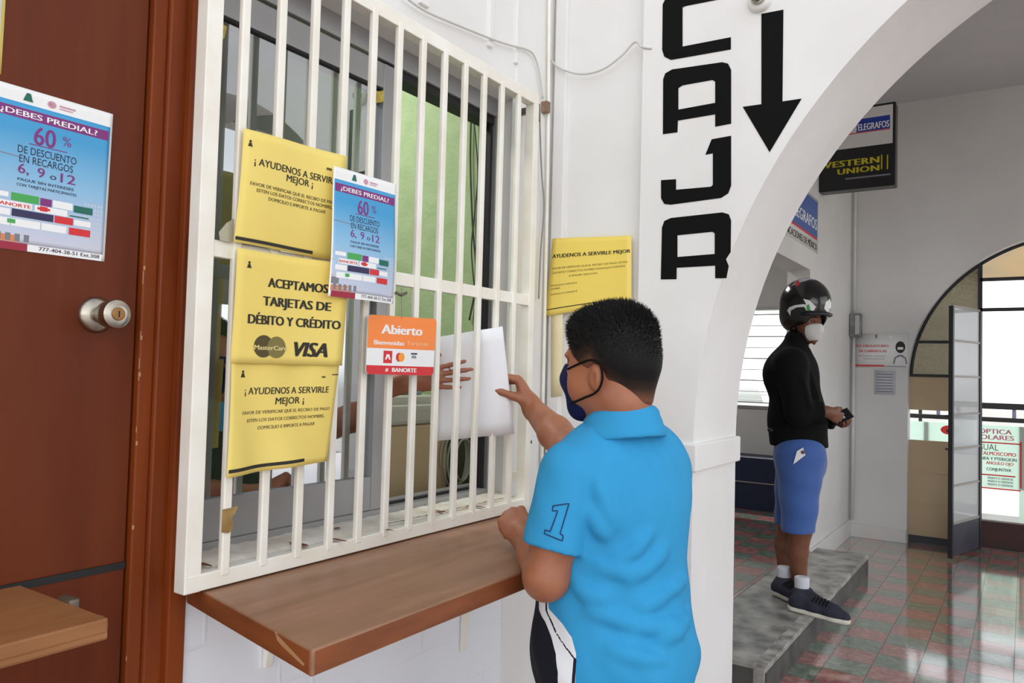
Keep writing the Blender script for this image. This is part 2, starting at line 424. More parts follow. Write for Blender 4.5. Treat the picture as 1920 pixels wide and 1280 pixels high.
def curve_pts(pts, n_=6):
    P_ = [Vector(p) for p in pts]; sm = []
    for i in range(len(P_) - 1):
        p0, p1, p2, p3 = P_[max(i - 1, 0)], P_[i], P_[i + 1], P_[min(i + 2, len(P_) - 1)]
        for k in range(n_):
            u = k / n_; sm.append(.5 * ((2 * p1) + (p2 - p0) * u + (2 * p0 - 5 * p1 + 4 * p2 - p3) * u * u + (3 * p1 - p0 - 3 * p2 + p3) * u ** 3))
    return sm + [P_[-1]]

def plane_frame(o, xdir, ydir):
    x, y = Vector(xdir).normalized(), Vector(ydir).normalized(); z = x.cross(y); m_ = Matrix.Identity(4)
    for i in range(3): m_[i][0], m_[i][1], m_[i][2], m_[i][3] = x[i], y[i], z[i], o[i]
    return m_
# ================================================================== the setting
XW, XG, YC = -1.42, -1.33, 2.30           # window wall face, front of the grille, front of the arch wall

# floors
b = MB(); b.box((-1.42, -4, -0.08), (6, 9.0, 0.0)); struct('floor', b, TILES)
b = MB(); b.box((-6.5, -0.6, -0.08), (-1.43, 2.48, 0.0)); struct('floor_office', b, CONC)
b = MB(); b.box((-6.5, 2.72, 0.0), (-1.352, 8.6, 0.138)); struct('floor_telegraph_office', b, TILES)

# window wall
b = MB()
b.box((-1.58, 0.945, 0), (XW, 2.34, 0.955))
struct('wall_left_below_window', b, BLOCKW)
b = MB()
b.box((-1.58, 0.945, 2.29), (XW, 2.34, 6.2))
b.box((-1.58, 2.125, 0.955), (XW, 2.34, 2.29))
b.box((-1.58, -0.2, 2.32), (XW, 0.945, 6.2))
b.box((-1.58, -4, 0), (XW, -0.2, 6.2))
struct('wall_left', b, WHITE)
b = MB(); b.box((-1.58, 2.34, 0), (-1.05, 2.72, 6.2)); struct('wall_pilaster', b, WHITE)
# flat bands on the wall above the window
b = MB()
for y0, y1 in ((1.60, 1.64), (1.93, 1.955), (2.085, 2.10)):
    b.box((XW - 0.01, y0, 2.40), (XW + 0.012, y1, 3.9), 0.003)
b.box((XW - 0.01, 2.10, 0.0), (XW + 0.006, 2.338, 3.9), 0.002)
struct('trim_1', b, WHITE)
b = MB(); b.box((-1.40, 2.318, 0), (-1.352, 2.345, 3.9), 0.004); struct('trim_2', b, WHITE)

# arch wall
AX, AZ, AA, AB = 0.70, 1.16, 1.555, 1.607
arch = [(AX - AA * math.cos(t), AZ + AB * math.sin(t)) for t in [math.pi * k / 72 for k in range(73)]]
out = [(-1.05, 0), (-0.855, 0)] + arch + [(2.255, 0), (4.6, 0), (4.6, 6.2), (-1.05, 6.2)]
b = MB(); b.prism([(x, YC, z) for x, z in out], (0, 0.42, 0)); struct('wall_arch', b, WHITE)
b = MB(); b.box((-1.06, YC - 0.012, 1.078), (-0.84, 2.732, 1.166), 0.006); struct('trim_3', b, WHITE)
b = MB(); b.box((2.24, YC - 0.012, 1.078), (2.48, 2.732, 1.166), 0.006); struct('trim_4', b, WHITE)

# hall behind the arch: left wall with the office opening, back wall with arched doorway, ceiling
XH, YB, ZC = -1.29, 7.33, 3.78
b = MB()
b.box((XH - 0.16, 2.72, 2.155), (XH, 5.76, 3.9)); b.box((XH - 0.16, 5.76, 0.0), (XH, YB + 0.2, 3.9))
struct('wall_hall_left', b, WHITE2)
CX, CZ, CR = 0.36, 1.383, 1.195
darch = [(CX - CR * math.cos(t), CZ + CR * math.sin(t)) for t in [math.pi * k / 64 for k in range(65)]]
out = [(XH, 0), (CX - CR, 0)] + darch + [(CX + CR, 0), (4.6, 0), (4.6, 3.9), (XH, 3.9)]
b = MB(); b.prism([(x, YB, z) for x, z in out], (0, 0.17, 0)); struct('wall_back', b, WHITE2)
b = MB(); b.box((-1.45, 2.72, ZC), (2.60, YB + 0.1, ZC + 0.1)); struct('ceiling', b, CEILW)
# unseen right side of the hall, opened wide to let daylight in
b = MB(); b.box((2.40, 2.72, 3.35), (2.60, YB, 3.9)); b.box((2.40, 2.72, 0), (2.60, 2.95, 3.35)); b.box((2.40, 7.1, 0), (2.60, YB, 3.35)); struct('wall_hall_right', b, WHITE2)
b = MB(); b.box((XH - 0.005, 5.80, 0.0), (XH + 0.022, YB, 0.15), 0.004); struct('baseboard_left', b, WHITE2)
b = MB(); b.box((XH, YB - 0.025, 0.0), (CX - CR - 0.005, YB + 0.002, 0.115), 0.004); struct('baseboard_back', b, WHITE2)

# step in front of the telegraph office
def step():
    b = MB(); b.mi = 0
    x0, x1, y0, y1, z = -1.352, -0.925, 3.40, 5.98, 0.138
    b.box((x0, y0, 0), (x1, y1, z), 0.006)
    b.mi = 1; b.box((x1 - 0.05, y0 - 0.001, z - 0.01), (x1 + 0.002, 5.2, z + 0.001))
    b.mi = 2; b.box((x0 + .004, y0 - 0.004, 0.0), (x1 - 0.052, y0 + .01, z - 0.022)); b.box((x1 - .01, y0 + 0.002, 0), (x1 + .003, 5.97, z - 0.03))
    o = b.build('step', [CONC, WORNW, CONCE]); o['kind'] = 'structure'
step()

# telegraph office
YT = 7.6
b = MB()
b.box((-6.5, YT, 0), (-2.62, YT + .12, 3.1)); b.box((-1.86, YT, 0), (-1.43, YT + .12, 3.1))
b.box((-2.62, YT, 0), (-1.86, YT + .12, 1.06)); b.box((-2.62, YT, 2.06), (-1.86, YT + .12, 3.1))
struct('wall_telegraph_back', b, WHITE2)
b = MB(); b.box((-6.6, 2.6, 0), (-6.5, YT, 3.1)); struct('wall_telegraph_left', b, WHITE2)
b = MB(); b.box((-6.5, 2.5, 3.0), (-1.45, YT + .1, 3.1)); struct('ceiling_telegraph_office', b, CEILW)
b = MB(); b.box((-6.5, 2.60, 0), (-1.585, 2.72, 3.1)); struct('wall_telegraph_front', b, WHITE2)
win = tag(empty('window_2', (-2.24, YT, 1.06)), kind='structure')
SLAT = mirror_glass('louvre_glass', None, 0.12, (0.86, 0.88, 0.87))
b = MB()
for k in range(9):
    z = 1.12 + k * 0.108; b.prism([(-2.60, YT + 0.03, z), (-2.60, YT + 0.07, z + 0.10), (-2.60, YT + 0.075, z + 0.10), (-2.60, YT + 0.035, z)], (0.72, 0, 0))
b.build('louvre_slats', SLAT, win)
b = MB()
for k in range(9):
    z = 1.12 + k * 0.108; b.box((-2.60, YT + .02, z - .004), (-1.88, YT + .04, z + (.002 if k % 2 else .006)))
for z in (1.06, 2.03): b.box((-2.62, YT - .01, z), (-1.86, YT + .1, z + 0.03))
for x in (-2.62, -1.89): b.box((x, YT - .01, 1.06), (x + .03, YT + .1, 2.06))
b.build('window_frame', ALU, win)
t = thing('low_cabinet', 'low navy blue cabinet under the louvred window behind the man', 'cabinet', (-2.3, YT - .2, .138))
b = MB(); b.box((-3.2, YT - 0.36, 0.138), (-1.9, YT - 0.004, 0.62), 0.006); b.build('body', NAVYC, t)
b = MB(); b.box((-3.19, YT - 0.372, 0.385), (-1.91, YT - 0.352, 0.395)); b.build('seam', GREYCABLE, t)

# ticket office behind the window
b = MB(); b.box((-6.5, 2.48, 0), (-1.585, 2.60, 3.1)); struct('wall_office_end', b, GREEN)
b = MB(); b.box((-4.6, -0.7, 0), (-4.5, 2.48, 3.1)); struct('wall_office_back', b, GREEN)
b = MB(); b.box((-4.5, -0.7, 0), (-1.585, -0.6, 3.1)); struct('wall_office_near', b, GREEN)
b = MB(); b.box((-4.5, -0.7, 3.0), (-1.50, 2.6, 3.1)); struct('ceiling_office', b, CEILW)

# sliding window
win = tag(empty('window_1', (-1.5, 1.5, 0.96)), kind='structure')
b = MB()
b.box((-1.56, 0.945, 0.957), (-1.485, 2.125, 0.985)); b.box((-1.56, 0.945, 2.232), (-1.485, 2.125, 2.30), 0.003)
b.box((-1.56, 2.092, 0.98), (-1.487, 2.126, 2.24)); b.box((-1.56, 0.945, 0.98), (-1.487, 0.962, 2.24))
b.box((-1.545, 1.6, 0.985), (-1.525, 2.09, 0.998))
b.build('window_frame', ALU, win)
b = MB()
b.box((-1.55, 2.078, 0.985), (-1.50, 2.093, 2.232)); b.box((-1.55, 1.58, 2.205), (-1.495, 2.09, 2.232)); b.box((-1.535, 1.6, 0.985), (-1.515, 2.09, 0.992)); b.box((-1.54, 0.962, 2.150), (-1.494, 1.56, 2.158))
b.build('black_strips', NEARBLACK, win)  # black seal down the jamb, black strips at head and track
b = MB()
b.box((-1.515, 0.95, 0.985), (-1.49, 1.60, 1.078), 0.002); b.box((-1.515, 0.95, 2.155), (-1.49, 1.60, 2.225), 0.002); b.box((-1.517, 1.548, 0.985), (-1.488, 1.602, 2.225), 0.002)
sash = b.build('sliding_sash', ALU, win)
b = MB(); b.box((-1.506, 0.955, 1.07), (-1.502, 1.552, 2.16)); b.build('pane', FILM, sash)

# sill
def sill():
    bm = bmesh.new(); rnd = random.Random(3); rows = []
    xs = [-1.49, -1.47, -1.44, -1.41, -1.385, -1.37, -1.366]; n_ = 60
    for i in range(n_ + 1):
        y = 0.945 + 1.18 * i / n_
        rows.append([bm.verts.new((x, y, (0.968 + 0.004 * rnd.random() if k < 5 else (0.962 if k == 5 else 0.936)))) for k, x in enumerate(xs)])
    for a, c in zip(rows, rows[1:]):
        for k in range(len(xs) - 1): bm.faces.new((a[k], a[k + 1], c[k + 1], c[k]))
    bmesh.ops.recalc_face_normals(bm, faces=bm.faces[:])
    me = bpy.data.meshes.new('sill'); bm.to_mesh(me); bm.free()
    o = link('trim_5', me, SILL, None, smooth=True); o['kind'] = 'structure'
    return o
sl = sill()
t = Text().hold()
rnd = random.Random(5)
def blob(t, x, y, rx, ry):
    t.poly([(x + rx * math.cos(a) * rnd.uniform(.6, 1.1), y + ry * math.sin(a) * rnd.uniform(.6, 1.1)) for a in [2 * math.pi * k / 9 for k in range(9)]])
for px, py, lx, ly in ((372, 1056, .022, .008), (356, 1052, .006, .012), (634, 1012, .016, .007), (632, 990, .004, .012), (726, 993, .012, .005), (824, 958, .014, .006), (900, 950, .014, .007), (560, 1020, .014, .012)):
    p = onZ(px, py, 0.9725); blob(t, p.x, p.y, lx * 2.2, ly * 1.1)
for k in range(26):
    blob(t, -1.373 + rnd.uniform(-.004, .004), 1.5 + k * .023, .004, .018)
o = t.build('rust_stains', RUST, sl, 0.9735)

# brown double-leaf door with casing
dr = tag(empty('door_1', (-1.45, 0.4, 0)), kind='structure')
b = MB(); b.box((-1.49, -0.1, 0.989), (-1.45, 0.838, 2.31), 0.002); b.build('upper_leaf', WOODDOOR, dr)
b = MB(); b.box((-1.49, -0.1, 0.01), (-1.45, 0.838, 0.977), 0.002); lower = b.build('lower_leaf', WOODDOOR, dr)
b = MB()
b.box((-1.56, 0.842, 0), (-1.437, 0.872, 2.33), 0.003); b.box((-1.56, 0.872, 0), (-1.428, 0.912, 2.33), 0.004); b.box((-1.56, 0.909, 0), (-1.410, 0.948, 2.33), 0.003)
b.box((-1.56, -0.2, 2.30), (-1.43, 0.945, 2.36), 0.003)
b.mi = 1
for k in range(9):
    z = rnd.uniform(.3, 1.55); b.box((-1.4375, 0.8415, z), (-1.4364, 0.8428, z + rnd.uniform(.006, .03)))
for k in range(5):
    z = rnd.uniform(.6, 1.8); y = rnd.uniform(.85, .94); b.box((-1.4375, .842, z), (-1.4365, .846, z + .008))
b.build('casing', [WOODTRIM, CHIP], dr)
kp = onX(180, 590, -1.45)
b = MB(); b.lathe([(-.002, .034), (.004, .034), (.010, .030), (.014, .024), (.016, .016), (.030, .014), (.034, .018), (.040, .0235), (.066, .0265), (.074, .0255), (.077, .021), (.0775, .012)], kp, (1, 0, 0), 40)
kn = b.build('door_knob', STEEL, dr, smooth=True)
b = MB(); b.lathe([(.0770, .0125), (.0795, .0120), (.0800, .009)], kp, (1, 0, 0), 24); b.mi = 1; b.box((kp.x + .0795, kp.y - .0012, kp.z - .006), (kp.x + .0806, kp.y + .0012, kp.z + .006)); b.build('keyway', [BRASS, NEARBLACK], kn)
b = MB(); b.box((-1.449, -0.1, 0.952), (-1.165, 0.652, 0.985), 0.003)
b.box((-1.165 - .02, -0.1, 0.958), (-1.160, 0.648, 0.965)); ds = b.build('door_shelf', OAK, dr)
b = MB(); q = Vector((-1.20, 0.655, 0.966))
b.lathe([(0, .006), (.001, .016), (.016, .017), (.018, .012), (.013, .008)], q, (.55, -.80, .1), 24); b.box((-1.30, .652, .955), (-1.20, .662, .978), .003); b.box((-1.32, .650, .958), (-1.28, .668, .990), .004)
b.build('metal_latch', OLDMETAL, ds, smooth=True)
b = MB(); b.box((-1.452, -0.1, 0.9765), (-1.4485, 0.838, 0.9895)); b.build('gap_shade_strip', NEARBLACK, dr)  # dark strip painted in for the shade between the two leaves

# ================================================================== grille and counter shelf
gr = thing('window_grille', 'white enamelled steel grille of thin upright bars in front of the cashier window', 'window grille', (XG, 1.48, 0.93))
b = MB(); y0, y1, z0, z1, xb = 0.888, 2.112, 0.934, 2.285, XG - 0.034
b.box((xb, y0, z0), (XG, y0 + 0.036, z1), 0.002); b.box((xb, y1 - 0.03, z0), (XG, y1, z1), 0.002)
b.box((xb + .001, y0 + .001, z0 + .001), (XG + .0006, y1 - .001, z0 + 0.034), 0.002); b.box((xb + .001, y0 + .001, 2.247), (XG + .0006, y1 - .001, z1 - .001), 0.002)
b.build('frame', ENAMEL, gr)
b = MB(); b.box((XG - 0.022, y0 + .03, 1.588), (XG - 0.003, y1 - .02, 1.622), 0.002); b.build('middle_rail', ENAMEL, gr)
for k in range(12):
    y = 0.977 + 0.0925 * k
    b = MB(); b.box((XG - 0.012, y - 0.0098, z0 + 0.02), (XG + 0.002, y + 0.0098, 2.26), 0.003); b.build('bar', ENAMEL, gr)
b = MB(); b.box((XG - .09, 2.105, 2.23), (XG - .005, 2.125, 2.25), .002); b.tube([(XG - .02, 2.128, 2.205), (XG - .02, 2.128, 2.262)], .012); b.build('rusty_hinge', OLDMETAL, gr)
for z in (1.30, 1.02): b = MB(); b.box((XG - .09, 2.10, z), (XG - .005, 2.118, z + .03), .002); b.build('hinge_plate', ENAMEL, gr)

sh = thing('counter_shelf', 'thick worn brown wooden shelf below the barred window', 'shelf', (-1.2, 1.5, 0.89))
def ledge(z, o=0.0): return [(-1.418, .953 - o, z), (-.932 + o, .850 - o, z), (-.932 + o, 2.06, z), (-1.418, 2.06, z)]
b = MB(); b.prism(ledge(.888), (0, 0, .043), .004); b.mi = 1
b.box((-0.9335, 0.858, 0.8915), (-0.9305, 2.058, 0.9275)); b.prism([(-1.41, .9498, .8915), (-.938, .8498, .8915), (-.938, .8498, .9275), (-1.41, .9498, .9275)], (0.001, .0025, 0))
b.build('board', [SHELFW, SHELFE], sh)
b = MB(); b.prism([(-1.05, .8735, .929), (-1.04, .8714, .917), (-.96, .8545, .896), (-.95, .8523, .905)], (0, .003, 0)); b.build('pale_chipped_corner', CHIP, sh)
for pt, zb_ in ((onX(508, 1260, -1.40), .70), (onX(876, 1180, -1.40), onX(878, 1220, -1.40).z)):
    yb = pt.y; b = MB(); b.prism([(-1.419, yb - .010, zb_), (-1.419, yb - .010, .888), (-1.375, yb - .010, .888), (-1.408, yb - .010, zb_)], (0, .020, 0), .002)
    b.box((-1.419, yb - .012, .880), (-1.15, yb + .012, .888), .001); b.build('bracket', ENAMEL, sh)

# ================================================================== iron door in the back doorway
YI = 7.44
d2 = tag(empty('door_2', (0.36, YI, 0)), kind='structure')
def zy(px, py, Y=YI): return onY(px, py, Y).z
mx = onY(1837, 800, YI).x
b = MB()
ring = [(CX - (CR - .012) * math.cos(t_), YI, CZ + (CR - .012) * math.sin(t_)) for t_ in [math.pi * k / 64 for k in range(65)]]
zl2_ = onY(1745, 704, YI).z; xs0 = CX - math.sqrt(max(CR ** 2 - max(zl2_ - CZ, 0) ** 2, 0)) + .012
b.tube([(xs0, YI, zl2_)] + [r_ for r_ in ring if r_[2] > zl2_ or r_[0] > CX] + [(CX + CR - .012, YI, 0)], 0.014, 6)
top = CZ + math.sqrt(CR ** 2 - (mx - CX) ** 2) - .01
b.box((mx - .016, YI - .016, 0), (mx + .016, YI + .016, top))
zt1, zt2 = zy(1880, 523), zy(1880, 580)
for z in (zt1, zt2): b.box((mx, YI - .016, z - .014), (1.3, YI + .016, z + .014))
zl1, zl2 = zy(1745, 641), zy(1745, 704)
for z in (zl1, zl2):
    xl = CX - math.sqrt(max(CR ** 2 - max(z - CZ, 0) ** 2, 0)); b.box((xl, YI - .014, z - .012), (mx, YI + .014, z + .012))
b.box((1.02, YI - .016, 0), (1.06, YI + .016, 2.3))
b.build('iron_frame', BLKIRON, d2)
# pale panels of the fixed side
b = MB(); xl = CX - CR
zp = [zl2, zy(1745, 769), zy(1745, 826), zy(1745, 886), zy(1745, 945), 0.06]
b.box((xl, YI - .004, zp[1]), (mx, YI + .004, zp[0])); b.box((xl, YI - .004, zp[5]), (mx, YI + .004, zp[2]))
for z in (zp[3], zp[4]): b.box((xl, YI - .010, z - .006), (mx, YI - .004, z + .006))
b.build('beige_panel', BEIGE, d2)
b = MB(); b.box((xl, YI - .006, 0.0), (mx, YI + .006, .06)); b.build('dark_kick_strip', DKPANEL, d2)
pts = [(CX - (CR - .02) * math.cos(t_), CZ + (CR - .02) * math.sin(t_)) for t_ in [math.pi * k / 64 for k in range(33)]]
pts = [(x, z) for x, z in pts if zl2 <= z and x <= mx]
xz = CX - math.sqrt((CR - .02) ** 2 - (zl2 - CZ) ** 2)
b = MB(); b.prism([(xz, YI, zl2)] + [(x, YI, z) for x, z in pts] + [(mx, YI, pts[-1][1]), (mx, YI, zl2)], (0, .006, 0)); b.build('patterned_pane', PATGLASS, d2)
# leaf swung into the hall
hx, hy, fx_, fy_ = mx, YI - .02, -0.482, 6.84
def lp(s, z, off=0.0):
    d = Vector((fx_ - hx, fy_ - hy, 0)); n_ = Vector((-d.y, d.x, 0)).normalized()
    p = Vector((hx, hy, 0)) + d * s + n_ * off; return (p.x, p.y, z)
def bar2(b, s0, z0, s1, z1, th=.012):
    b.prism([lp(s0, z0, -th), lp(s1, z0, -th), lp(s1, z1, -th), lp(s0, z1, -th)], Vector(lp(0, 0, th)) - Vector(lp(0, 0, -th)))
zr = [onY(1785, v, fy_).z for v in (573, 637, 705, 777, 842, 912, 983)]
b = MB(); bar2(b, 0, .02, .035, zr[0]); bar2(b, .955, .02, 1.0, zr[0], .016)
leaf = b.build('swinging_leaf', BLKIRON, d2)
b = MB()
for z in zr: bar2(b, .03, z - .008, .96, z + .008, .009)
b.build('glazing_bars', GREYCABLE, leaf)
b = MB()
for z1_, z0_ in zip(zr[:-1], zr[1:]): bar2(b, .03, z0_, .96, z1_, .002)
b.build('pane', MILK, leaf)
b = MB(); bar2(b, .03, .03, .96, zr[-1], .006); b.build('kick_panel', DKPANEL, leaf)
b = MB()
for z in (zr[3] - .02, zr[4] - .01): b.prism([lp(.99, z, -.04), lp(.72, z, -.04), lp(.72, z + .014, -.04), lp(.99, z + .014, -.04)], Vector(lp(0, 0, -.015)) - Vector(lp(0, 0, -.04)))
b.tube([lp(.8, zr[3] + .01, -.035), lp(.74, zr[3] + .025, -.05), lp(.70, zr[3] + .01, -.05), lp(.72, zr[3] - .01, -.045)], .008); b.build('door_latch', BLKIRON, leaf)

b = MB(); b.box((-1.4, YB + .17, 2.80), (2.6, 9.0, 2.92)); struct('ceiling_street_sunblock', b, WHITE2)  # unseen slab added to keep the street sun off the hall floor
# ------------------------------------------------------------------ street outside
STREET = mat('pale_pavement', (214, 212, 206), 0.7, var=(190, 188, 182), vscale=3)
b = MB(); b.box((-6, 9.0, -0.12), (8, 22, -0.04)); b.box((-6.5, 8.62, -.12), (-1.45, 9.0, -.04)); struct('floor_street', b, STREET)
b = MB(); b.box((-8, 16, -0.1), (10, 16.2, 0.9)); struct('wall_street', b, WHITE)
KERB = mat('dark_red_kerb', (70, 32, 34), 0.6, var=(38, 30, 34), vscale=5)
yk = 7.62
b = MB(); b.box((mx - .10, yk, 0), (1.55, yk + .10, onY(1880, 980, yk).z), .004); o = b.build('kerb', KERB); tag(o, 'dark red and black kerb across the foot of the back doorway', 'kerb')
# ================================================================== papers and signs on the door, the grille and the pilaster
SKYP = None
def sky_print():
    m = mat('printed_sky', (70, 160, 214), 0.45)
    n = m.node_tree.nodes; L = m.node_tree.links; b = n['Principled BSDF']
    a = n.new('ShaderNodeAttribute'); a.attribute_name = 'v'; r = n.new('ShaderNodeValToRGB'); L.new(a.outputs['Fac'], r.inputs[0])
    r.color_ramp.elements[0].position = 0.08; r.color_ramp.elements[0].color = lin((206, 208, 226))
    r.color_ramp.elements[1].position = 0.75; r.color_ramp.elements[1].color = lin((64, 158, 212))
    e = r.color_ramp.elements.new(0.45); e.color = lin((138, 190, 226))
    L.new(r.outputs[0], b.inputs['Base Color']); return m
SKYP = sky_print()
def put_v(o, sf):
    """printed picture: the v coordinate of the sheet, stored with the print"""
    me = o.data; at_ = me.attributes.new('v', 'FLOAT', 'POINT')
    c0 = sf.P(0, 0); 
    for i, v in enumerate(me.vertices): at_.data[i].value = (v.co - c0).dot(sf.ey) / sf.h

def crest(t, x, y, k):
    """small dark figure with a crown that heads the notices"""
    t.hold(); t.poly([(x - .3 * k, y), (x + .3 * k, y), (x + .22 * k, y + .55 * k), (x - .22 * k, y + .55 * k)]); t.disc(x, y + .78 * k, .2 * k)
    t.poly([(x - .42 * k, y), (x - .3 * k, y), (x - .2 * k, y + .4 * k)]); t.poly([(x + .42 * k, y), (x + .2 * k, y + .4 * k), (x + .3 * k, y)]); t.hold(False)

def tax_poster(name, label, sf, cat='poster'):
    t = thing(name, label, cat, sf.centre()); w, h = sf.w, sf.h
    sheet('sheet', sf, WHITEP, t, 30, 30)
    m = 0.045 * w
    o = sheet('printed_picture', sf, SKYP, t, 30, 30, .0002, m * .4, w - m * .4, .045 * h, .905 * h, .0004); put_v(o, sf)
    q = Text()
    q.poly([(m * .4, .585 * h), (.27 * w, .575 * h), (.27 * w, .569 * h), (m * .4, .578 * h)]); q.build('horizon_line', MIDGREY, t, .0007, sf)
    q = Text().hold()
    for i in range(6):
        for j in range(11):
            x, y = (.80 + .028 * i) * w, (.06 + .029 * j) * h; q.rect(x, y, x + .014 * w, y + .016 * h)
    q.build('building_windows', GREYP, t, .0006, sf)
    q = Text().hold(); q.poly([(m * .4, .16 * h), (.14 * w, .16 * h), (.14 * w, .30 * h), (.10 * w, .35 * h), (.06 * w, .33 * h), (m * .4, .28 * h)]); q.rect(m * .4, .05 * h, .30 * w, .09 * h)
    q.build('house_picture', HOUSE, t, .0006, sf)
    q = Text().hold(); q.rect(m * .4, .10 * h, .12 * w, .15 * h); [q.rect((.05 + .07 * i) * w, .055 * h, (.09 + .07 * i) * w, .10 * h) for i in range(5)]; q.build('street_picture', MIDGREY, t, .0008, sf)
    q = Text(); q.rect(.03 * w, .81 * h, .97 * w, .875 * h); q.build('purple_band', PURPLE, t, .0007, sf)
    q = Text(); q.put('¿DEBES PREDIAL?', .49 * w, .825 * h, .036 * h, .76 * w, bold=.012); 
    q.build('white_lettering', WHITEP, t, .0012, sf)
    q = Text(); q.put('60', .45 * w, .672 * h, .118 * h, .165 * w, bold=.012); q.put('%', .625 * w, .705 * h, .062 * h, .07 * w, bold=.0)
    q.put('6,', .30 * w, .475 * h, .062 * h, .08 * w, bold=.008); q.put('9', .435 * w, .472 * h, .062 * h, .055 * w, bold=.008); q.put('12', .65 * w, .468 * h, .062 * h, .12 * w, bold=.008)
    q.rect(.33 * w, .664 * h, .63 * w, .669 * h)
    q.build('purple_lettering', PURPLE, t, .0012, sf)
    q = Text(); q.put('DE DESCUENTO', .48 * w, .600 * h, .048 * h, .46 * w); q.put('EN RECARGOS', .475 * w, .543 * h, .048 * h, .42 * w); q.put('o', .53 * w, .474 * h, .04 * h, .05 * w)
    q.put('PAGUE SIN INTERESES', .48 * w, .428 * h, .018 * h, .44 * w, bold=.01); q.put('CON TARJETAS PARTICIPANTES', .49 * w, .395 * h, .018 * h, .47 * w, bold=.01)
    q.put('777-404-38-51 Ext.308', .70 * w, .015 * h, .024 * h, .50 * w, bold=.014)
    q.build('dark_lettering', mat(name + '_ink', (34, 34, 66), .6), t, .0012, sf)
    q = Text()
    for x0, x1, y0, y1 in ((.05, .20, .315, .345), (.54, .70, .30, .345), (.10, .38, .255, .295), (.40, .66, .255, .295), (.06, .22, .205, .245), (.72, .86, .21, .245), (.08, .22, .145, .19), (.23, .45, .145, .19), (.46, .66, .145, .19), (.36, .97, .0, .035)): q.rect(x0 * w, y0 * h, x1 * w, y1 * h)
    q.build('white_logo_boxes', WHITEP, t, .0009, sf)
    def blk(nm, m_, rs, txt=None):
        q = Text(); [q.rect(a * w, c * h, b_ * w, d * h) for a, b_, c, d in rs]
        if txt: q.put(txt[0], txt[1] * w, txt[2] * h, txt[3] * h, txt[4] * w, bold=.02)
        q.build(nm, m_, t, .0012, sf)
    blk('green_logo', GREENP, [(.22, .43, .30, .348), (.20, .26, .16, .185)])
    blk('purple_logo', PURPLE, [(.44, .53, .298, .345)])
    blk('dark_green_logo', DKGREEN, [(.71, .87, .292, .337), (.68, .84, .262, .27)])
    blk('navy_logo', NAVYP, [(.23, .55, .205, .25)])
    blk('red_logo', RED, [(.56, .71, .205, .25), (.68, .86, .145, .19), (.42, .44, .27, .285), (.50, .52, .27, .285), (.44, .50, .263, .293)], ('BANORTE', .24, .264, .022, .26))
    blk('dark_red_strip', DKRED, [(.03, .36, .0, .045)])
    q = Text(); q.poly([(.27 * w, .925 * h), (.345 * w, .925 * h), (.325 * w, .975 * h), (.295 * w, .975 * h)]); q.build('dark_crest', DKGREEN, t, .0010, sf)
    q = Text().hold(); q.disc(.49 * w, .945 * h, .035 * w, .022 * h); q.disc(.49 * w, .945 * h, .02 * w, .012 * h); q.rect(.55 * w, .945 * h, .68 * w, .955 * h); q.rect(.55 * w, .93 * h, .66 * w, .936 * h); q.build('pink_crest', mat(name + '_pink', (206, 150, 170), .5), t, .0010, sf)
    return t

pd = 0.216
zt, zb = onX(212, 214, -1.4488).z, onX(193, 490, -1.4488).z
yr = onX(202, 350, -1.4488).y + .004
tax_poster('tax_poster', 'white and blue property tax poster taped to the brown door above the knob', Surf((-1.4488, yr - pd, zt), (-1.4488, yr, zt), (-1.4488, yr - pd, zb), (-1.4488, yr - .004, zb)))
tax_poster('tax_poster', 'white and blue property tax poster hung on the bars over the yellow notices',
           Surf(onX(628, 310, -1.292), onX(745, 345, -1.292), onX(615, 555, -1.268), onX(737, 570, -1.272), lambda u, v: .006 * math.sin(u * 3.1) * (1 - v) + .003 * math.sin(v * 5)))
# corner of another yellow-edged sheet high on the door
sf = Surf(onX(-90, -60, -1.4485), onX(13, -40, -1.4485), onX(-90, 70, -1.4485), onX(2, 140, -1.4485))
t = thing('notice', 'white notice with yellow border high on the brown door, mostly cut off', 'notice', sf.centre()); sheet('sheet', sf, YELLOW, t, 4, 4); sheet('white_field', sf, WHITEP, t, 4, 4, .0002, 0, sf.w * .93, 0, sf.h, .0004)

def help_text(q, g, sf, l1, l2, rows):
    q.fit(sf, '¡ AYUDENOS A SERVIRLE', *l1, bold=.012); q.fit(sf, 'MEJOR ¡', *l2, bold=.012)
    for tx, r in zip(('FAVOR DE VERIFICAR QUE EL RECIBO DE PAGO', 'ESTEN LOS DATOS CORRECTOS NOMBRE,', 'DOMICILIO E IMPORTE A PAGAR'), rows): g.fit(sf, tx, *r, bold=.01)

INK2 = mat('faded_ink', (98, 88, 50), .8)
# upper yellow notice
X1 = -1.316
sf = Surf(onX(457, 240, X1), onX(650, 293, X1), onX(438, 453, X1), onX(628, 489, X1), lambda u, v: .003 * math.sin(7 * u) + .004 * v * (1 - v) * 4)
t = thing('notice', 'topmost yellow notice on the bars, thick grey stripe at its foot', 'notice', sf.centre(), 'yellow notices')
sheet('sheet', sf, YELLOW, t)
q, g = Text(), Text()
help_text(q, g, sf, ((477, 307), (636, 349), 13), ((537, 340), (586, 351), 13), (((469, 346), (632, 384), 6), ((481, 359), (622, 392), 6), ((503, 376), (610, 400), 6)))
crest(q, *sf.at(469, 274), .014); a, c = sf.at(440, 452), sf.at(585, 479); q.rect(a[0], a[1] + .004, c[0], a[1] + .011)
q.build('dark_lettering', INK, t, .0012, sf); g.rect(*sf.at(612, 318), *sf.at(622, 316)); g.build('small_lettering', INK2, t, .0012, sf)
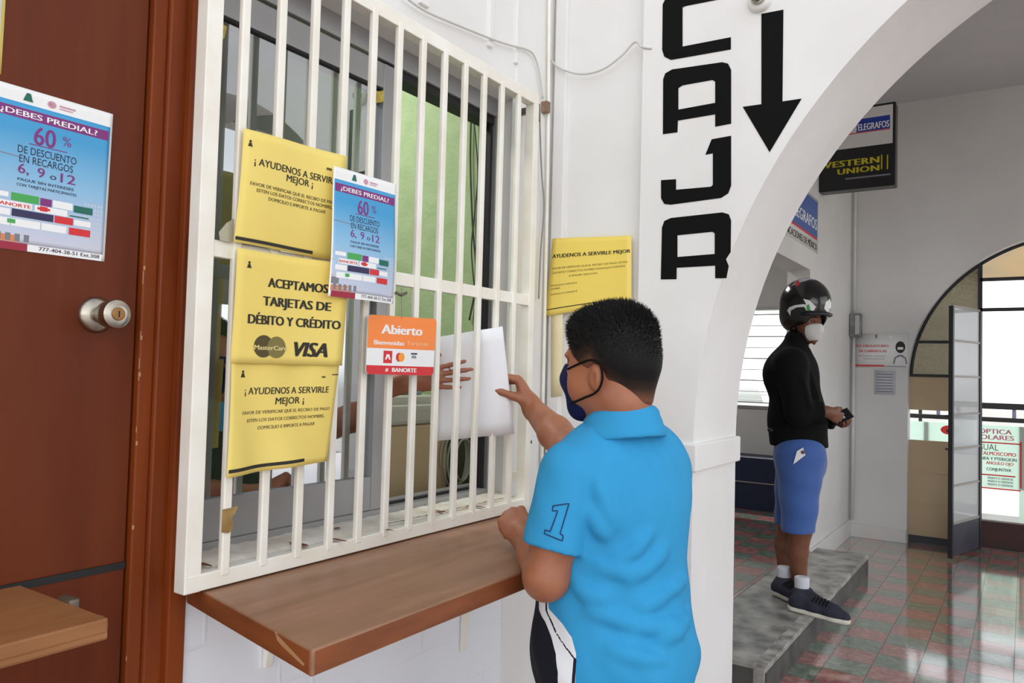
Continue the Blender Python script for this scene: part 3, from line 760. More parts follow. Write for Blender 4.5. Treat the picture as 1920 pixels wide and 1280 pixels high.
# card notice
X2 = -1.314
c2 = lambda u, v: .040 * u * u + .004 * math.sin(5 * u + 2 * v)
L2 = onX(443, 464, X2); L3 = onX(432, 680, X2)
sf = Surf(L2, L2 + Vector((0, .270, 0)), L3, L3 + Vector((0, .266, 0)), c2)
t = thing('notice', 'yellow notice on the bars with large bold text and two card logos', 'notice', sf.centre(), 'yellow notices')
sheet('sheet', sf, YELLOW, t)
q = Text(); q.fit(sf, 'ACEPTAMOS', (503, 537), (614, 550), 17, bold=.034); q.fit(sf, 'TARJETAS DE', (493.5, 571), (619, 584), 17, bold=.034); q.fit(sf, 'DÉBITO Y CRÉDITO', (465, 605), (637, 618), 17, bold=.034)
q.fit(sf, 'VISA', (552, 667), (612, 670), 28, bold=.036, shear=.28); crest(q, *sf.at(467, 502), .014)
q.build('dark_lettering', INK, t, .0012, sf)
q = Text(); a = sf.at(494, 649); b_ = sf.at(518, 651); r = abs(sf.at(494, 628)[1] - a[1]); q.disc(*a, r * 1.0, r, 32); q.build('dark_disc', mat('dark_olive_ink', (84, 74, 40), .8), t, .0010, sf)
q = Text(); q.disc(*b_, r * .98, r * .98, 32); q.build('olive_disc', mat('olive_ink', (128, 116, 66), .8), t, .0014, sf)
q = Text(); q.fit(sf, 'MasterCard', (476, 655), (537, 657), 9, bold=.02); q.build('pale_lettering', mat('pale_yellow_ink', (226, 208, 140), .8), t, .002, sf)
# lower yellow notice
Lb = onX(421, 896, X2); L4 = onX(434, 672, X2 - .004)
sf = Surf(L4, L4 + Vector((0.0, .266, 0)), Lb, Lb + Vector((0, .258, .012)), lambda u, v: .030 * u * u * (.4 + .6 * v) + .006 * math.sin(9 * u + 1.5) * (1 - v) + .003 * math.sin(14 * u + 3 * v))
t = thing('notice', 'creased yellow notice at the foot of the bars under the card notice', 'notice', sf.centre(), 'yellow notices')
sheet('sheet', sf, YELLOW, t, 24, 16)
q, g = Text(), Text()
help_text(q, g, sf, ((459, 738), (615, 737), 13), ((516, 757), (569, 756), 13), (((455, 774), (617, 771), 6), ((463, 788), (607, 785), 6), ((483, 802), (589, 799), 6)))
crest(q, *sf.at(455, 707), .014); a, c = sf.at(428, 887), sf.at(569, 880); q.rect(a[0], a[1] - .001, c[0], a[1] + .006)
q.build('dark_lettering', INK, t, .0012, sf); g.rect(*sf.at(622, 703), *sf.at(634, 701)); g.rect(*sf.at(603, 708), *sf.at(610, 705)); g.build('small_lettering', INK2, t, .0012, sf)
# notice on the pilaster
YP = 2.316
sf = Surf(onY(1036, 447, YP), onY(1184, 441, YP), onY(1022, 593, YP), onY(1184, 566, YP), lambda u, v: .003 * math.sin(6 * u))
t = thing('notice', 'yellow notice on the white pilaster above the head of the person in blue', 'notice', sf.centre())
sheet('sheet', sf, mat('glossy_yellow_paper', (250, 222, 108), .3), t)
q = Text(); q.fit(sf, 'AYUDENOS A SERVIRLE MEJOR', (1036, 482), (1182, 475), 7, bold=.02)
g = Text(); g.fit(sf, 'FAVOR DE VERIFICAR QUE EL RECIBO DE PAGO ESTEN', (1036, 501), (1176, 496), 3.4); g.fit(sf, 'LOS DATOS CORRECTOS NOMBRE DOMICILIO E IMPORTE', (1036, 509), (1172, 504), 3.4); g.fit(sf, 'A PAGAR GRACIAS', (1066, 517), (1120, 515), 3.4)
for y, x in ((535, 1082), (543, 1050), (551, 1082)): g.fit(sf, 'NOMBRE' if x < 1060 else 'DOMICILIO E IMPORTE', (1033, y), (x, y - 1.5), 3)
a, c = sf.at(1023, 582), sf.at(1110, 578); q.rect(a[0], a[1], c[0] + .06, a[1] + .003)
q.build('dark_lettering', INK, t, .0012, sf); g.build('small_lettering', INK2, t, .0012, sf)
sf = Surf(onY(1033, 585, 2.3165), onY(1055, 585, 2.3165), onY(1033, 745, 2.3165), onY(1054, 742, 2.3165))
o = sheet('masking_tape', sf, mat('cream_tape', (236, 222, 180), .6), None, 2, 4); tag(o, 'cream strip of masking tape running down below the pilaster notice', 'tape')

# open sign
XS = -1.305
sf = Surf(onX(691, 589, XS), onX(819, 598, XS), onX(686, 701, XS + .012), onX(812, 704, XS + .012))
t = thing('open_sign', 'orange, white and red open sign hanging from the middle rail of the bars', 'sign', sf.centre()); w, h = sf.w, sf.h
def rr(x0, y0, x1, y1, r, cs='1111'):
    p = []
    for (cx, cy, a0), on in zip(((x1 - r, y1 - r, 0), (x0 + r, y1 - r, 90), (x0 + r, y0 + r, 180), (x1 - r, y0 + r, 270)), cs):
        if on == '1': p += [(cx + r * math.cos(math.radians(a0 + a)), cy + r * math.sin(math.radians(a0 + a))) for a in range(0, 91, 15)]
        else: p.append((x1 if a0 in (0, 270) else x0, y1 if a0 in (0, 90) else y0))
    return p
b = MB(); b.prism([sf.P(x, y, -.003) for x, y in rr(0, 0, w, h, .012)], sf.n * .003); b.build('board', WHITEP, t)
q = Text(); q.poly(rr(0, .44 * h, w, h, .012, '1100')); q.build('orange_field', ORANGE, t, .0003, sf)
q = Text(); q.poly(rr(0, 0, w, .15 * h, .012, '0011')); 
a = sf.at(727, 669); k = w * .062; q.rect(a[0] - k, a[1] - k, a[0] + k, a[1] + k); q.build('red_field', RED, t, .0003, sf)
q = Text(); q.fit(sf, 'Abierto', (715.5, 626), (790.6, 628), 18, bold=.03); q.fit(sf, 'Bienvenidas', (701, 646), (757, 647), 9, bold=.02); q.fit(sf, 'BANORTE', (735, 697), (780, 698), 8, bold=.03)
a2 = sf.at(725, 693); q.hold(); q.rect(a2[0] - .005, a2[1] - .004, a2[0] + .004, a2[1] - .001); q.rect(a2[0] - .004, a2[1] + .000, a2[0] + .005, a2[1] + .003); q.hold(False)
k *= .62; q.poly([(a[0] - k, a[1] - k * .7), (a[0] - k * .5, a[1] - k * .7), (a[0], a[1] + .1 * k), (a[0] + k * .5, a[1] - k * .7), (a[0] + k, a[1] - k * .7), (a[0] + k * .5, a[1] + k * .7), (a[0] - k * .5, a[1] + k * .7)])
q.build('white_lettering', WHITEP, t, .0008, sf)
q = Text(); q.fit(sf, 'Tarjetas', (762, 647), (802, 648), 8); q.build('peach_lettering', mat('peach_print', (255, 196, 150), .5), t, .0008, sf)
a = sf.at(748, 669.5); r = w * .045
q = Text(); q.disc(a[0], a[1], r); q.build('red_disc', RED, t, .0005, sf); q = Text(); q.disc(a[0] + r * .8, a[1], r); q.build('orange_disc', mat('amber_print', (250, 160, 50), .5), t, .0008, sf)
q = Text(); a = sf.at(776, 669); q.rect(a[0] - .012, a[1] + .006, a[0] + .012, a[1] + .010); q.put('VISA', a[0], a[1] - .004, .008, .018, bold=.02, shear=.2); q.build('navy_lettering', NAVYP, t, .0005, sf)
b = MB(); b.tube([onX(753, 540, XG + .003), onX(753, 566, XG + .012), sf.P(*sf.at(753, 597), .001)], .0012, 6); b.build('cord', GREYCABLE, t)
b = MB(); b.tube([onX(742, 548, XG + .006), onX(752, 553, XG + .010), onX(762, 549, XG + .006)], .004, 6); b.build('cord_knot', OLDMETAL, t)

# tape scraps
def scrap(label, pts, X, m):
    b = MB(); b.prism([onX(px, py, X) for px, py in pts], (.0015, 0, 0)); o = b.build('tape_scrap', m); tag(o, label, 'tape', 'tape scraps')
scrap('brown crumpled tape wrapped around the leftmost bar near the bottom of the grille', [(417, 955), (432, 952), (446, 948), (440, 962), (434, 968), (437, 990), (428, 999), (415, 998)], XG + .004, TAPE)
scrap('small yellow tape on the upper window mullion', [(704, 172), (719, 170), (719, 191), (705, 193)], -1.486, YTAPE)
scrap('dry yellow tape flap on the glass in the upper left of the window', [(398, 46), (410, 42), (425, 50), (420, 72), (408, 80), (403, 62), (398, 80)], -1.500, YTAPE)
scrap('crinkled clear tape beside the left edge of the topmost yellow notice', [(410, 435), (424, 418), (438, 410), (434, 455), (412, 450)], XG + .004, mat('clear_tape', (170, 164, 140), .25))

# ================================================================== lettering painted on the arch wall
def painted(pix, hole=None):
    bm = bmesh.new()
    def loop(pp):
        vs = [bm.verts.new(onY(1000 + x * .4375, y * .4375, YC) + Vector((0, -.0005, 0))) for x, y in pp]
        return [bm.edges.new((vs[i], vs[(i + 1) % len(vs)])) for i in range(len(vs))]
    e = loop(pix) + (loop(hole) if hole else [])
    bmesh.ops.triangle_fill(bm, use_beauty=True, use_dissolve=False, edges=e)
    g = bmesh.ops.extrude_face_region(bm, geom=bm.faces[:]); bmesh.ops.translate(bm, vec=(0, -.0012, 0), verts=[v for v in g['geom'] if isinstance(v, bmesh.types.BMVert)])
    bmesh.ops.recalc_face_normals(bm, faces=bm.faces[:]); me = bpy.data.meshes.new('m'); bm.to_mesh(me); bm.free(); return me
t = thing('painted_word', 'large black word CAJA painted letter under letter on the white arch wall', 'lettering', onY(1305, 520, YC))
link('letter', painted([(847, 160), (640, 200), (640, 32), (655, 26), (847, -12), (847, -72), (600, -32), (572, -15), (555, 20), (553, 215), (562, 243), (590, 257), (620, 252), (847, 212)]), BLACK, t)
link('letter', painted([(556, 575), (557, 340), (566, 315), (595, 298), (810, 267), (835, 273), (848, 300), (848, 530), (780, 543), (780, 490), (620, 517), (618, 567)], [(622, 378), (640, 366), (768, 343), (780, 350), (780, 441), (622, 470)]), BLACK, t)
link('letter', painted([(765, 597), (848, 582), (848, 795), (836, 828), (805, 848), (590, 877), (562, 874), (548, 850), (548, 772), (612, 768), (612, 813), (762, 800), (770, 792), (770, 657), (738, 663)]), BLACK, t)
link('letter', painted([(547, 1197), (552, 975), (562, 947), (590, 934), (810, 910), (838, 918), (848, 945), (846, 1080), (826, 1110), (838, 1140), (828, 1192), (780, 1192), (780, 1138), (615, 1147), (614, 1196)], [(618, 1008), (768, 993), (778, 1000), (778, 1088), (618, 1101)]), BLACK, t)
o = link('painted_arrow', painted([(978, 60), (1072, 42), (1068, 435), (1150, 423), (1013, 652), (898, 458), (978, 447)]), BLACK); tag(o, 'large black arrow painted on the white arch wall pointing down', 'arrow')

# round lamp holder above the arrow
c = onY(1426, 2, YC)
t = thing('lamp_holder', 'round white lamp holder on the arch wall above the black arrow', 'lamp', c)
b = MB(); b.lathe([(0, .036), (.012, .036), (.020, .030), (.022, .024)], c, (0, -1, 0)); b.build('base', WHITE, t, smooth=True)
b = MB(); b.lathe([(.02, .021), (.034, .021), (.036, .017), (.030, .014)], c, (0, -1, 0)); b.build('socket_ring', STEEL, t, smooth=True)
b = MB(); b.lathe([(.02, .012), (.040, .012), (.046, .008)], c, (0, -1, 0)); b.build('bulb', mat('grey_bulb', (120, 122, 124), .2), t, smooth=True)

# cables
def cable(name, label, pts, r, m=CABLE, cat='cable', grp=None):
    b = MB(); b.tube(curve_pts(pts), r, 7); o = b.build(name, m); tag(o, label, cat, grp); return o
xw = XW + .018
cable('cable', 'thin white cable running along the wall above the window grille', [onX(*p, xw) for p in ((760, -5), (800, 22), (870, 52), (930, 76), (962, 86), (985, 92), (1000, 102), (1010, 130), (1018, 185))], .0035, CABLE)
cable('cable', 'white cable drooping across the pilaster beside the painted word', [onY(*p, YC + .005) for p in ((1033, 112), (1050, 128), (1090, 139), (1130, 130), (1165, 105), (1190, 79))] + [onY(1203, 88, YC - .002), onY(1222, 91, YC - .002)], .0035, CABLE)
cable('cable', 'grey wavy cable running down the corner between grille and pilaster', [onX(*p, XW + .022) for p in ((1012, 200), (1013, 260), (1016, 330), (1020, 390), (1014, 470), (1010, 560))], .003, GREYCABLE)
cable('conduit', 'straight cream pipe running down the corner right of the grille', [onX(1030, -30, XW + .018), onX(1027, 300, XW + .018), onX(1018, 760, XW + .018), onX(1014, 960, XW + .018)], .006, ENAMEL, 'pipe')
b = MB(); c = onX(1024, 200, XW + .02); b.box(c - Vector((.02, .012, .022)), c + Vector((.012, .012, .018)), .004); tag(b.build('junction_box', mat('rusty_box', (150, 124, 100), .6, var=(110, 80, 60), vscale=30)), 'small rusty fitting on the wall by the top right corner of the grille', 'junction box')
b = MB(); c = onX(990, 828, -1.40); b.lathe([(0, .006), (.012, .006), (.014, .004)], c, (1, 0, 0), 12); tag(b.build('wall_hook', NEARBLACK), 'small black hook on the white wall right of the grille bars', 'hook')

# ================================================================== signs and fittings in the hall behind
YS = 6.0
def R(px, py): return onY(px, py, YS - .001)
p_tr, p_br, p_bl = onY(1675, 190, YS), onY(1683, 347, YS), onY(1524, 362, YS)
x0, x1, z0, z1 = XH + .004, (p_tr.x + p_br.x) / 2, p_bl.z, p_tr.z
sf = Surf((x0, YS - .001, z1), (x1, YS - .001, z1), (x0, YS - .001, z0), (x1, YS - .001, z0))
t = thing('hanging_sign', 'black projecting sign box with white upper panel high on the hall wall', 'sign', (XH, YS, z0))
b = MB(); b.box((x0, YS, z0), (x1, YS + .12, z1), .008); b.build('sign_box', mat('black_sign_box', (20, 20, 22), .3), t)
def S(px, py): return sf.at(px, py)
w, h = sf.w, sf.h
q = Text(); ybot = (S(1553, 282)[1] + S(1676, 269)[1]) / 2; q.rect(.018, ybot, w - .018, h - .018); q.build('white_panel', WHITE2, t, .001, sf)
q = Text(); a, c = S(1603, 249), S(1669, 215); q.rect(a[0] + .01, a[1], c[0], c[1]); q.build('blue_field', mat('blue_sign', (30, 60, 160), .4), t, .002, sf)
q = Text(); q.rect(a[0] - .12, a[1] - .008, c[0], a[1] - .001); q.build('red_line', RED, t, .002, sf)
q = Text(); q.fit(sf, 'TELEGRAFOS', (1602, 245), (1667, 239), 13, bold=.02); q.build('white_lettering', WHITEP, t, .003, sf)
q = Text(); q.poly([(a[0] - .10, a[1]), (a[0] - .05, a[1]), (a[0] + .015, c[1]), (a[0] - .035, c[1])]); q.build('green_slash', mat('green_sign', (30, 140, 50), .4), t, .002, sf)
YW = mat('yellow_sign', (200, 186, 30), .5)
q = Text(); q.fit(sf, 'WESTERN', (1535, 318), (1648, 304), 12, bold=.03, spacing=1.1); q.fit(sf, 'UNION', (1571, 329), (1648, 318), 11, bold=.03, spacing=1.1)
for px in (1653, 1664): a = S(px, 317); c = S(px, 290); q.rect(a[0] - .004, a[1], a[0] + .004, c[1])
q.build('yellow_lettering', YW, t, .003, sf)
q = Text(); a, c = S(1585, 337), S(1670, 330); q.rect(a[0], a[1], c[0], a[1] + .012); q.build('grey_strip', MIDGREY, t, .002, sf)

xs = XH + .003
zt, zb = onX(1534, 376, xs).z, onX(1535, 477, xs).z; ye = onX(1534, 430, xs).y; ys = 4.75
sf = Surf((xs, ys, zt), (xs, ye, zt), (xs, ys, zb), (xs, ye, zb))
t = thing('wall_sign', 'blue and white flat sign above the office opening, partly behind the arch', 'sign', (xs, (ys + ye) / 2, zb))
sheet('board', sf, WHITE2, t, 2, 2, .003); w, h = sf.w, sf.h
yr_ = sf.at(1500, 428)[1]
q = Text(); q.rect(.35, yr_ + .012, w - .03, h - .02); q.build('blue_field', mat('blue_wall_sign', (70, 100, 170), .5), t, .001, sf)
q = Text(); q.rect(.1, yr_ - .004, w - .03, yr_ + .012); q.build('red_line', RED, t, .001, sf)
q = Text(); yb = sf.at(1506, 414)[1]; q.put('TELEGRAFOS', w - .05, yb, .085, .82, 'R', bold=.015); q.build('white_lettering', WHITEP, t, .002, sf)
q = Text(); yb = sf.at(1500, 450)[1]; q.put('TELECOMUNICACIONES DE MÉXICO', w - .04, yb, .05, 1.28, 'R', bold=.01); q.build('dark_lettering', INK, t, .002, sf)

yb_ = YB - .006
def backquad(px0, py0, px1, py1):
    a, c = onY(px0, py0, yb_), onY(px1, py1, yb_); return Surf((a.x, yb_, a.z), (c.x, yb_, a.z), (a.x, yb_, c.z), (c.x, yb_, c.z))
sf = backquad(1598, 625, 1702, 690); w, h = sf.w, sf.h
t = thing('notice', 'white mask notice with red lettering on the back wall', 'notice', sf.centre()); sheet('sheet', sf, WHITEP, t, 2, 2)
q = Text(); q.put('USO OBLIGATORIO', .35 * w, .60 * h, .07 * h, .62 * w, bold=.02); q.put('DE CUBREBOCAS', .38 * w, .45 * h, .07 * h, .5 * w, bold=.02); q.rect(.03 * w, .03 * h, .58 * w, .075 * h); q.build('red_lettering', RED, t, .002, sf)
q = Text(); q.put('GRACIAS POR SU COMPRENSION', .37 * w, .32 * h, .035 * h, .5 * w); q.put('CUIDARNOS ES TAREA DE TODOS', .4 * w, .24 * h, .035 * h, .38 * w); q.rect(.58 * w, .03 * h, .97 * w, .05 * h)
q.rect(.42 * w, .86 * h, .46 * w, .97 * h); q.build('dark_lettering', MIDGREY, t, .002, sf)
q = Text(); q.disc(.87 * w, .60 * h, .085 * w, .17 * h); q.build('dark_figure', INK, t, .002, sf)
q = Text(); q.rect(.82 * w, .53 * h, .92 * w, .60 * h); q.disc(.70 * w, .9 * h, .03 * w, .04 * h); q.build('face_patch', WHITEP, t, .003, sf)
q = Text(); q.poly([(.74 * w, .12 * h), (.77 * w, .3 * h), (.84 * w, .38 * h), (.90 * w, .38 * h), (.97 * w, .3 * h), (.99 * w, .12 * h), (.97 * w, .12 * h), (.95 * w, .28 * h), (.87 * w, .34 * h), (.79 * w, .28 * h), (.77 * w, .12 * h)]); q.build('shoulder_outline', MIDGREY, t, .002, sf)
sf = backquad(1640, 694, 1678, 740); t = thing('notice', 'small grey sheet of fine print on the back wall under the mask notice', 'notice', sf.centre()); sheet('sheet', sf, GREYP, t, 2, 2)
q = Text().hold(); [q.rect(.1 * sf.w, (.1 + .12 * k) * sf.h, .9 * sf.w, (.14 + .12 * k) * sf.h) for k in range(7)]; q.build('fine_print', MIDGREY, t, .001, sf)
a, c = onY(1577, 589, YB), onY(1617, 632, YB)
t = thing('electrical_box', 'grey metal electrical box in the corner of the hall beside the mask notice', 'electrical box', ((a.x + c.x) / 2, YB, c.z))
GREYBOX = mat('grey_metal_box', (150, 152, 152), .5, var=(110, 112, 112), vscale=12, metal=.2)
b = MB(); b.box((XH + .004, YB - .09, c.z), (c.x, YB - .002, a.z), .006); b.build('body', GREYBOX, t)
b = MB(); b.box((XH + .05, YB - .104, c.z + .02), (c.x - .01, YB - .09, a.z - .02), .003); b.build('cover', mat('pale_box_cover', (190, 190, 188), .5), t)
b = MB(); b.tube([(XH + .03, YB - .03, .15), (XH + .03, YB - .03, c.z)], .014, 10); tag(b.build('conduit', WHITE2), 'white pipe from the hall floor corner up to the grey electrical box', 'pipe')
b = MB(); b.tube([(XH + .03, YB - .03, a.z), (XH + .03, YB - .03, ZC - .01)], .012, 10); tag(b.build('conduit', WHITE2), 'white pipe rising from the grey electrical box to the ceiling', 'pipe')

# ================================================================== outside the back door
YO = 8.6
sf = Surf(onY(1690, 790, YO), onY(1990, 790, YO), onY(1690, 918, YO), onY(1990, 918, YO))
a, c = onY(1690, 788, YO), onY(1985, 925, YO)
sf = Surf((a.x, YO, a.z), (c.x, YO, a.z), (a.x, YO, c.z), (c.x, YO, c.z))
t = thing('sign_board', 'white optician board with red and dark lettering outside the back doorway', 'sign', (sf.centre().x, YO, 0))
b = MB(); b.box((a.x, YO, c.z), (c.x, YO + .006, a.z)); b.box((a.x + .2, YO + .006, -.04), (a.x + .24, YO + .04, a.z)); b.box((c.x - .3, YO + .006, -.04), (c.x - .26, YO + .07, a.z)); BOARD = mat('pale_green_board', (226, 246, 238), .5)
_n = BOARD.node_tree; _tr = _n.nodes.new('ShaderNodeBsdfTranslucent'); _tr.inputs[0].default_value = lin((236, 250, 244)); _mx = _n.nodes.new('ShaderNodeMixShader'); _mx.inputs[0].default_value = .55
_n.links.new(_n.nodes['Principled BSDF'].outputs[0], _mx.inputs[1]); _n.links.new(_tr.outputs[0], _mx.inputs[2]); _n.links.new(_mx.outputs[0], _n.nodes['Material Output'].inputs[0])
b.build('board', BOARD, t)
q = Text(); q.fit(sf, 'OPTICA', (1835, 813), (1897, 813), 9, bold=.02); q.fit(sf, 'SOLARES', (1830, 824), (1901, 824), 9, bold=.02); q.build('pink_lettering', mat('pink_print', (214, 120, 150), .5), t, .002, sf)
q = Text(); q.fit(sf, 'VISUAL', (1823, 843), (1872, 843), 12, bold=.0); q.fit(sf, 'CORNEA Y PTERIGION', (1822, 863), (1906, 862), 6, bold=.02); q.fit(sf, 'CONJUNTIVA', (1850, 883), (1896, 883), 6, bold=.02)
for y in (899, 905, 911): q.fit(sf, 'PRESENTA TU CREDENCIAL', (1852, y), (1900, y), 4, bold=.02)
q.build('dark_lettering', mat('green_black_ink', (50, 80, 76), .6), t, .002, sf)
q = Text(); q.fit(sf, 'OFTALMOSCOPIO', (1826, 854), (1905, 853), 7, bold=.02); q.fit(sf, 'ANGULO OJO', (1849, 872), (1900, 871), 6, bold=.02)
for p0, p1 in (((1800, 830), (1914, 828.5)), ((1800, 890), (1904, 888.8)), ((1800, 915.5), (1914, 914)), ((1912, 915), (1914.5, 828))): \
    (lambda a_, c_: q.rect(a_[0], (a_[1] + c_[1]) / 2 - .006, c_[0], (a_[1] + c_[1]) / 2 + .006) if abs(c_[0] - a_[0]) > .1 else q.rect(a_[0], a_[1], a_[0] + .014, c_[1]))(sf.at(*p0), sf.at(*p1))
a = sf.at(1780, 806); q.disc(*a, .075, .045); q.build('red_lettering', RED, t, .002, sf)
q = Text(); a = sf.at(1781, 808); q.disc(*a, .032, .018); q.build('eye_picture', INK, t, .003, sf)
YR = 8.3
t = thing('railing', 'dark iron railing with pale uprights outside the back doorway', 'railing', (.3, YR, 0))
b = MB(); a = onY(1878, 761, YR); b.box((-1.2, YR - .02, a.z - .03), (3, YR + .02, a.z + .025)); b.build('top_rail', BLKIRON, t)
b = MB(); a2 = onY(1878, 787, YR); b.box((-1.2, YR - .02, a2.z - .02), (3, YR + .02, a2.z + .02)); b.build('lower_rail', BLKIRON, t)
for k in range(12):
    x = -1.0 + .15 * k * 2; b = MB(); b.box((x, YR - .012, a2.z), (x + .03, YR + .012, a.z)); b.build('upright', mat('pale_blue_upright', (150, 156, 190), .5) if k == 0 else bpy.data.materials['pale_blue_upright'], t)
for x in (-1.15, 2.9): b = MB(); b.box((x - .02, YR - .02, -.04), (x + .02, YR + .02, a.z)); b.build('post', BLKIRON, t)
YA = 10.5; zl = onY(1880, 521, YA).z
t = thing('awning', 'ochre awning over the street seen through the top of the back doorway', 'awning', (1, YA, zl))
b = MB(); b.prism([(-1.2, YA, zl), (-1.2, YA + .02, zl), (-1.2, YA + 1.2, zl + 1.0), (-1.2, YA + 1.2, zl + 1.02)], (5, 0, 0)); b.build('canopy', mat('ochre_canvas', (140, 108, 48), .7, var=(116, 96, 54), vscale=2), t)
b = MB(); b.box((-1.2, YA + 1.2, zl - .8), (-1.16, YA + 1.24, zl + 1.02)); b.build('pole', BLKIRON, t); b = MB(); b.box((3.76, YA + 1.2, -.04), (3.8, YA + 1.24, zl + 1.02)); b.build('pole', BLKIRON, t)
b = MB(); b.box((-1.2, YA + 1.2, -.04), (-1.16, YA + 1.24, zl - .8)); b.build('pole_foot', BLKIRON, t)

# ================================================================== behind the cashier window
t = thing('counter_desk', 'inner counter of the ticket office behind the window sill', 'desk', (-1.9, 1.5, 0))
b = MB(); b.box((-2.02, 0.4, 0.80), (-1.59, 2.44, 0.84), .003); b.build('top', mat('desk_brown', (90, 70, 52), .5), t)
for x, y in ((-1.98, .45), (-1.98, 2.38), (-1.65, .45), (-1.65, 2.38)): b = MB(); b.box((x - .02, y - .02, 0), (x + .02, y + .02, .80)); b.build('leg', BLKIRON, t)
xp = -1.70
pz = onX(770, 742, xp).z; pm = onX(760, 797, xp).z; py0, py1 = 1.60, onX(842, 800, xp).y
t = thing('printer', 'bulky grey and beige printer behind the open half of the window', 'printer', (-1.85, (py0 + py1) / 2, .84))
b = MB(); b.box((-2.00, py0, .84), (xp, py1, pm), .012); b.build('beige_body', PRINTERB, t)
b = MB(); b.box((-2.01, py0 - .005, pm), (xp + .006, py1 + .005, pz - .03), .014); b.box((-1.96, py0 + .03, pz - .05), (xp - .02, py1 - .02, pz), .02); b.build('grey_cover', PRINTERG, t)
b = MB(); b.box((xp - .01, py0 + .02, pz - .036), (xp + .0075, py0 + .09, pz - .03)); b.build('dark_slot', DARKPL, t)
b = MB(); b.box((-1.93, py0 + .08, pz), (xp - .06, py1 - .08, pz + .012), .004); b.build('blue_grey_tray', mat('blue_grey_plastic', (120, 146, 156), .4), t)
pts = []
c0 = onX(872, 850, -1.64)
for k in range(90):
    a = k * .32; r = .055 + .0004 * k; pts.append(c0 + Vector((-.0006 * k, r * .8 * math.cos(a), r * 1.25 * math.sin(a) - .02)))
cable('cable', 'coiled grey cable standing beside the printer inside the window', pts, .0036, mat('coil_cable', (164, 162, 150), .5))
b = MB(); b.box((-1.90, py1 + .02, .84), (-1.76, py1 + .24, c0.z + .08), .004); tag(b.build('dark_box', mat('dark_box', (62, 56, 46), .6)), 'dark box on the inner counter behind the coiled cable', 'box')
cable('cable', 'thin dark cable hanging down the green wall inside the office', [onY(*p, 2.47) for p in ((884, 200), (882, 300), (886, 420), (893, 520), (880, 600))], .004, mat('dark_cable', (70, 74, 66), .6))
cable('cable', 'second dark cable looping beside the other on the green office wall', [onY(*p, 2.465) for p in ((888, 220), (896, 320), (890, 400), (884, 470), (892, 560))], .003, bpy.data.materials['dark_cable'])
t = thing('monitor', 'dark computer monitor behind the closed half of the window', 'monitor', (-1.78, .8, .84))
b = MB(); b.box((-1.80, .60, 1.0), (-1.75, 1.0, 1.30), .006); b.build('screen_housing', DARKPL, t); b = MB(); b.box((-1.80, .78, .845), (-1.77, .82, 1.02)); b.box((-1.87, .70, .84), (-1.7, .90, .852), .003); b.build('stand', DARKPL, t)
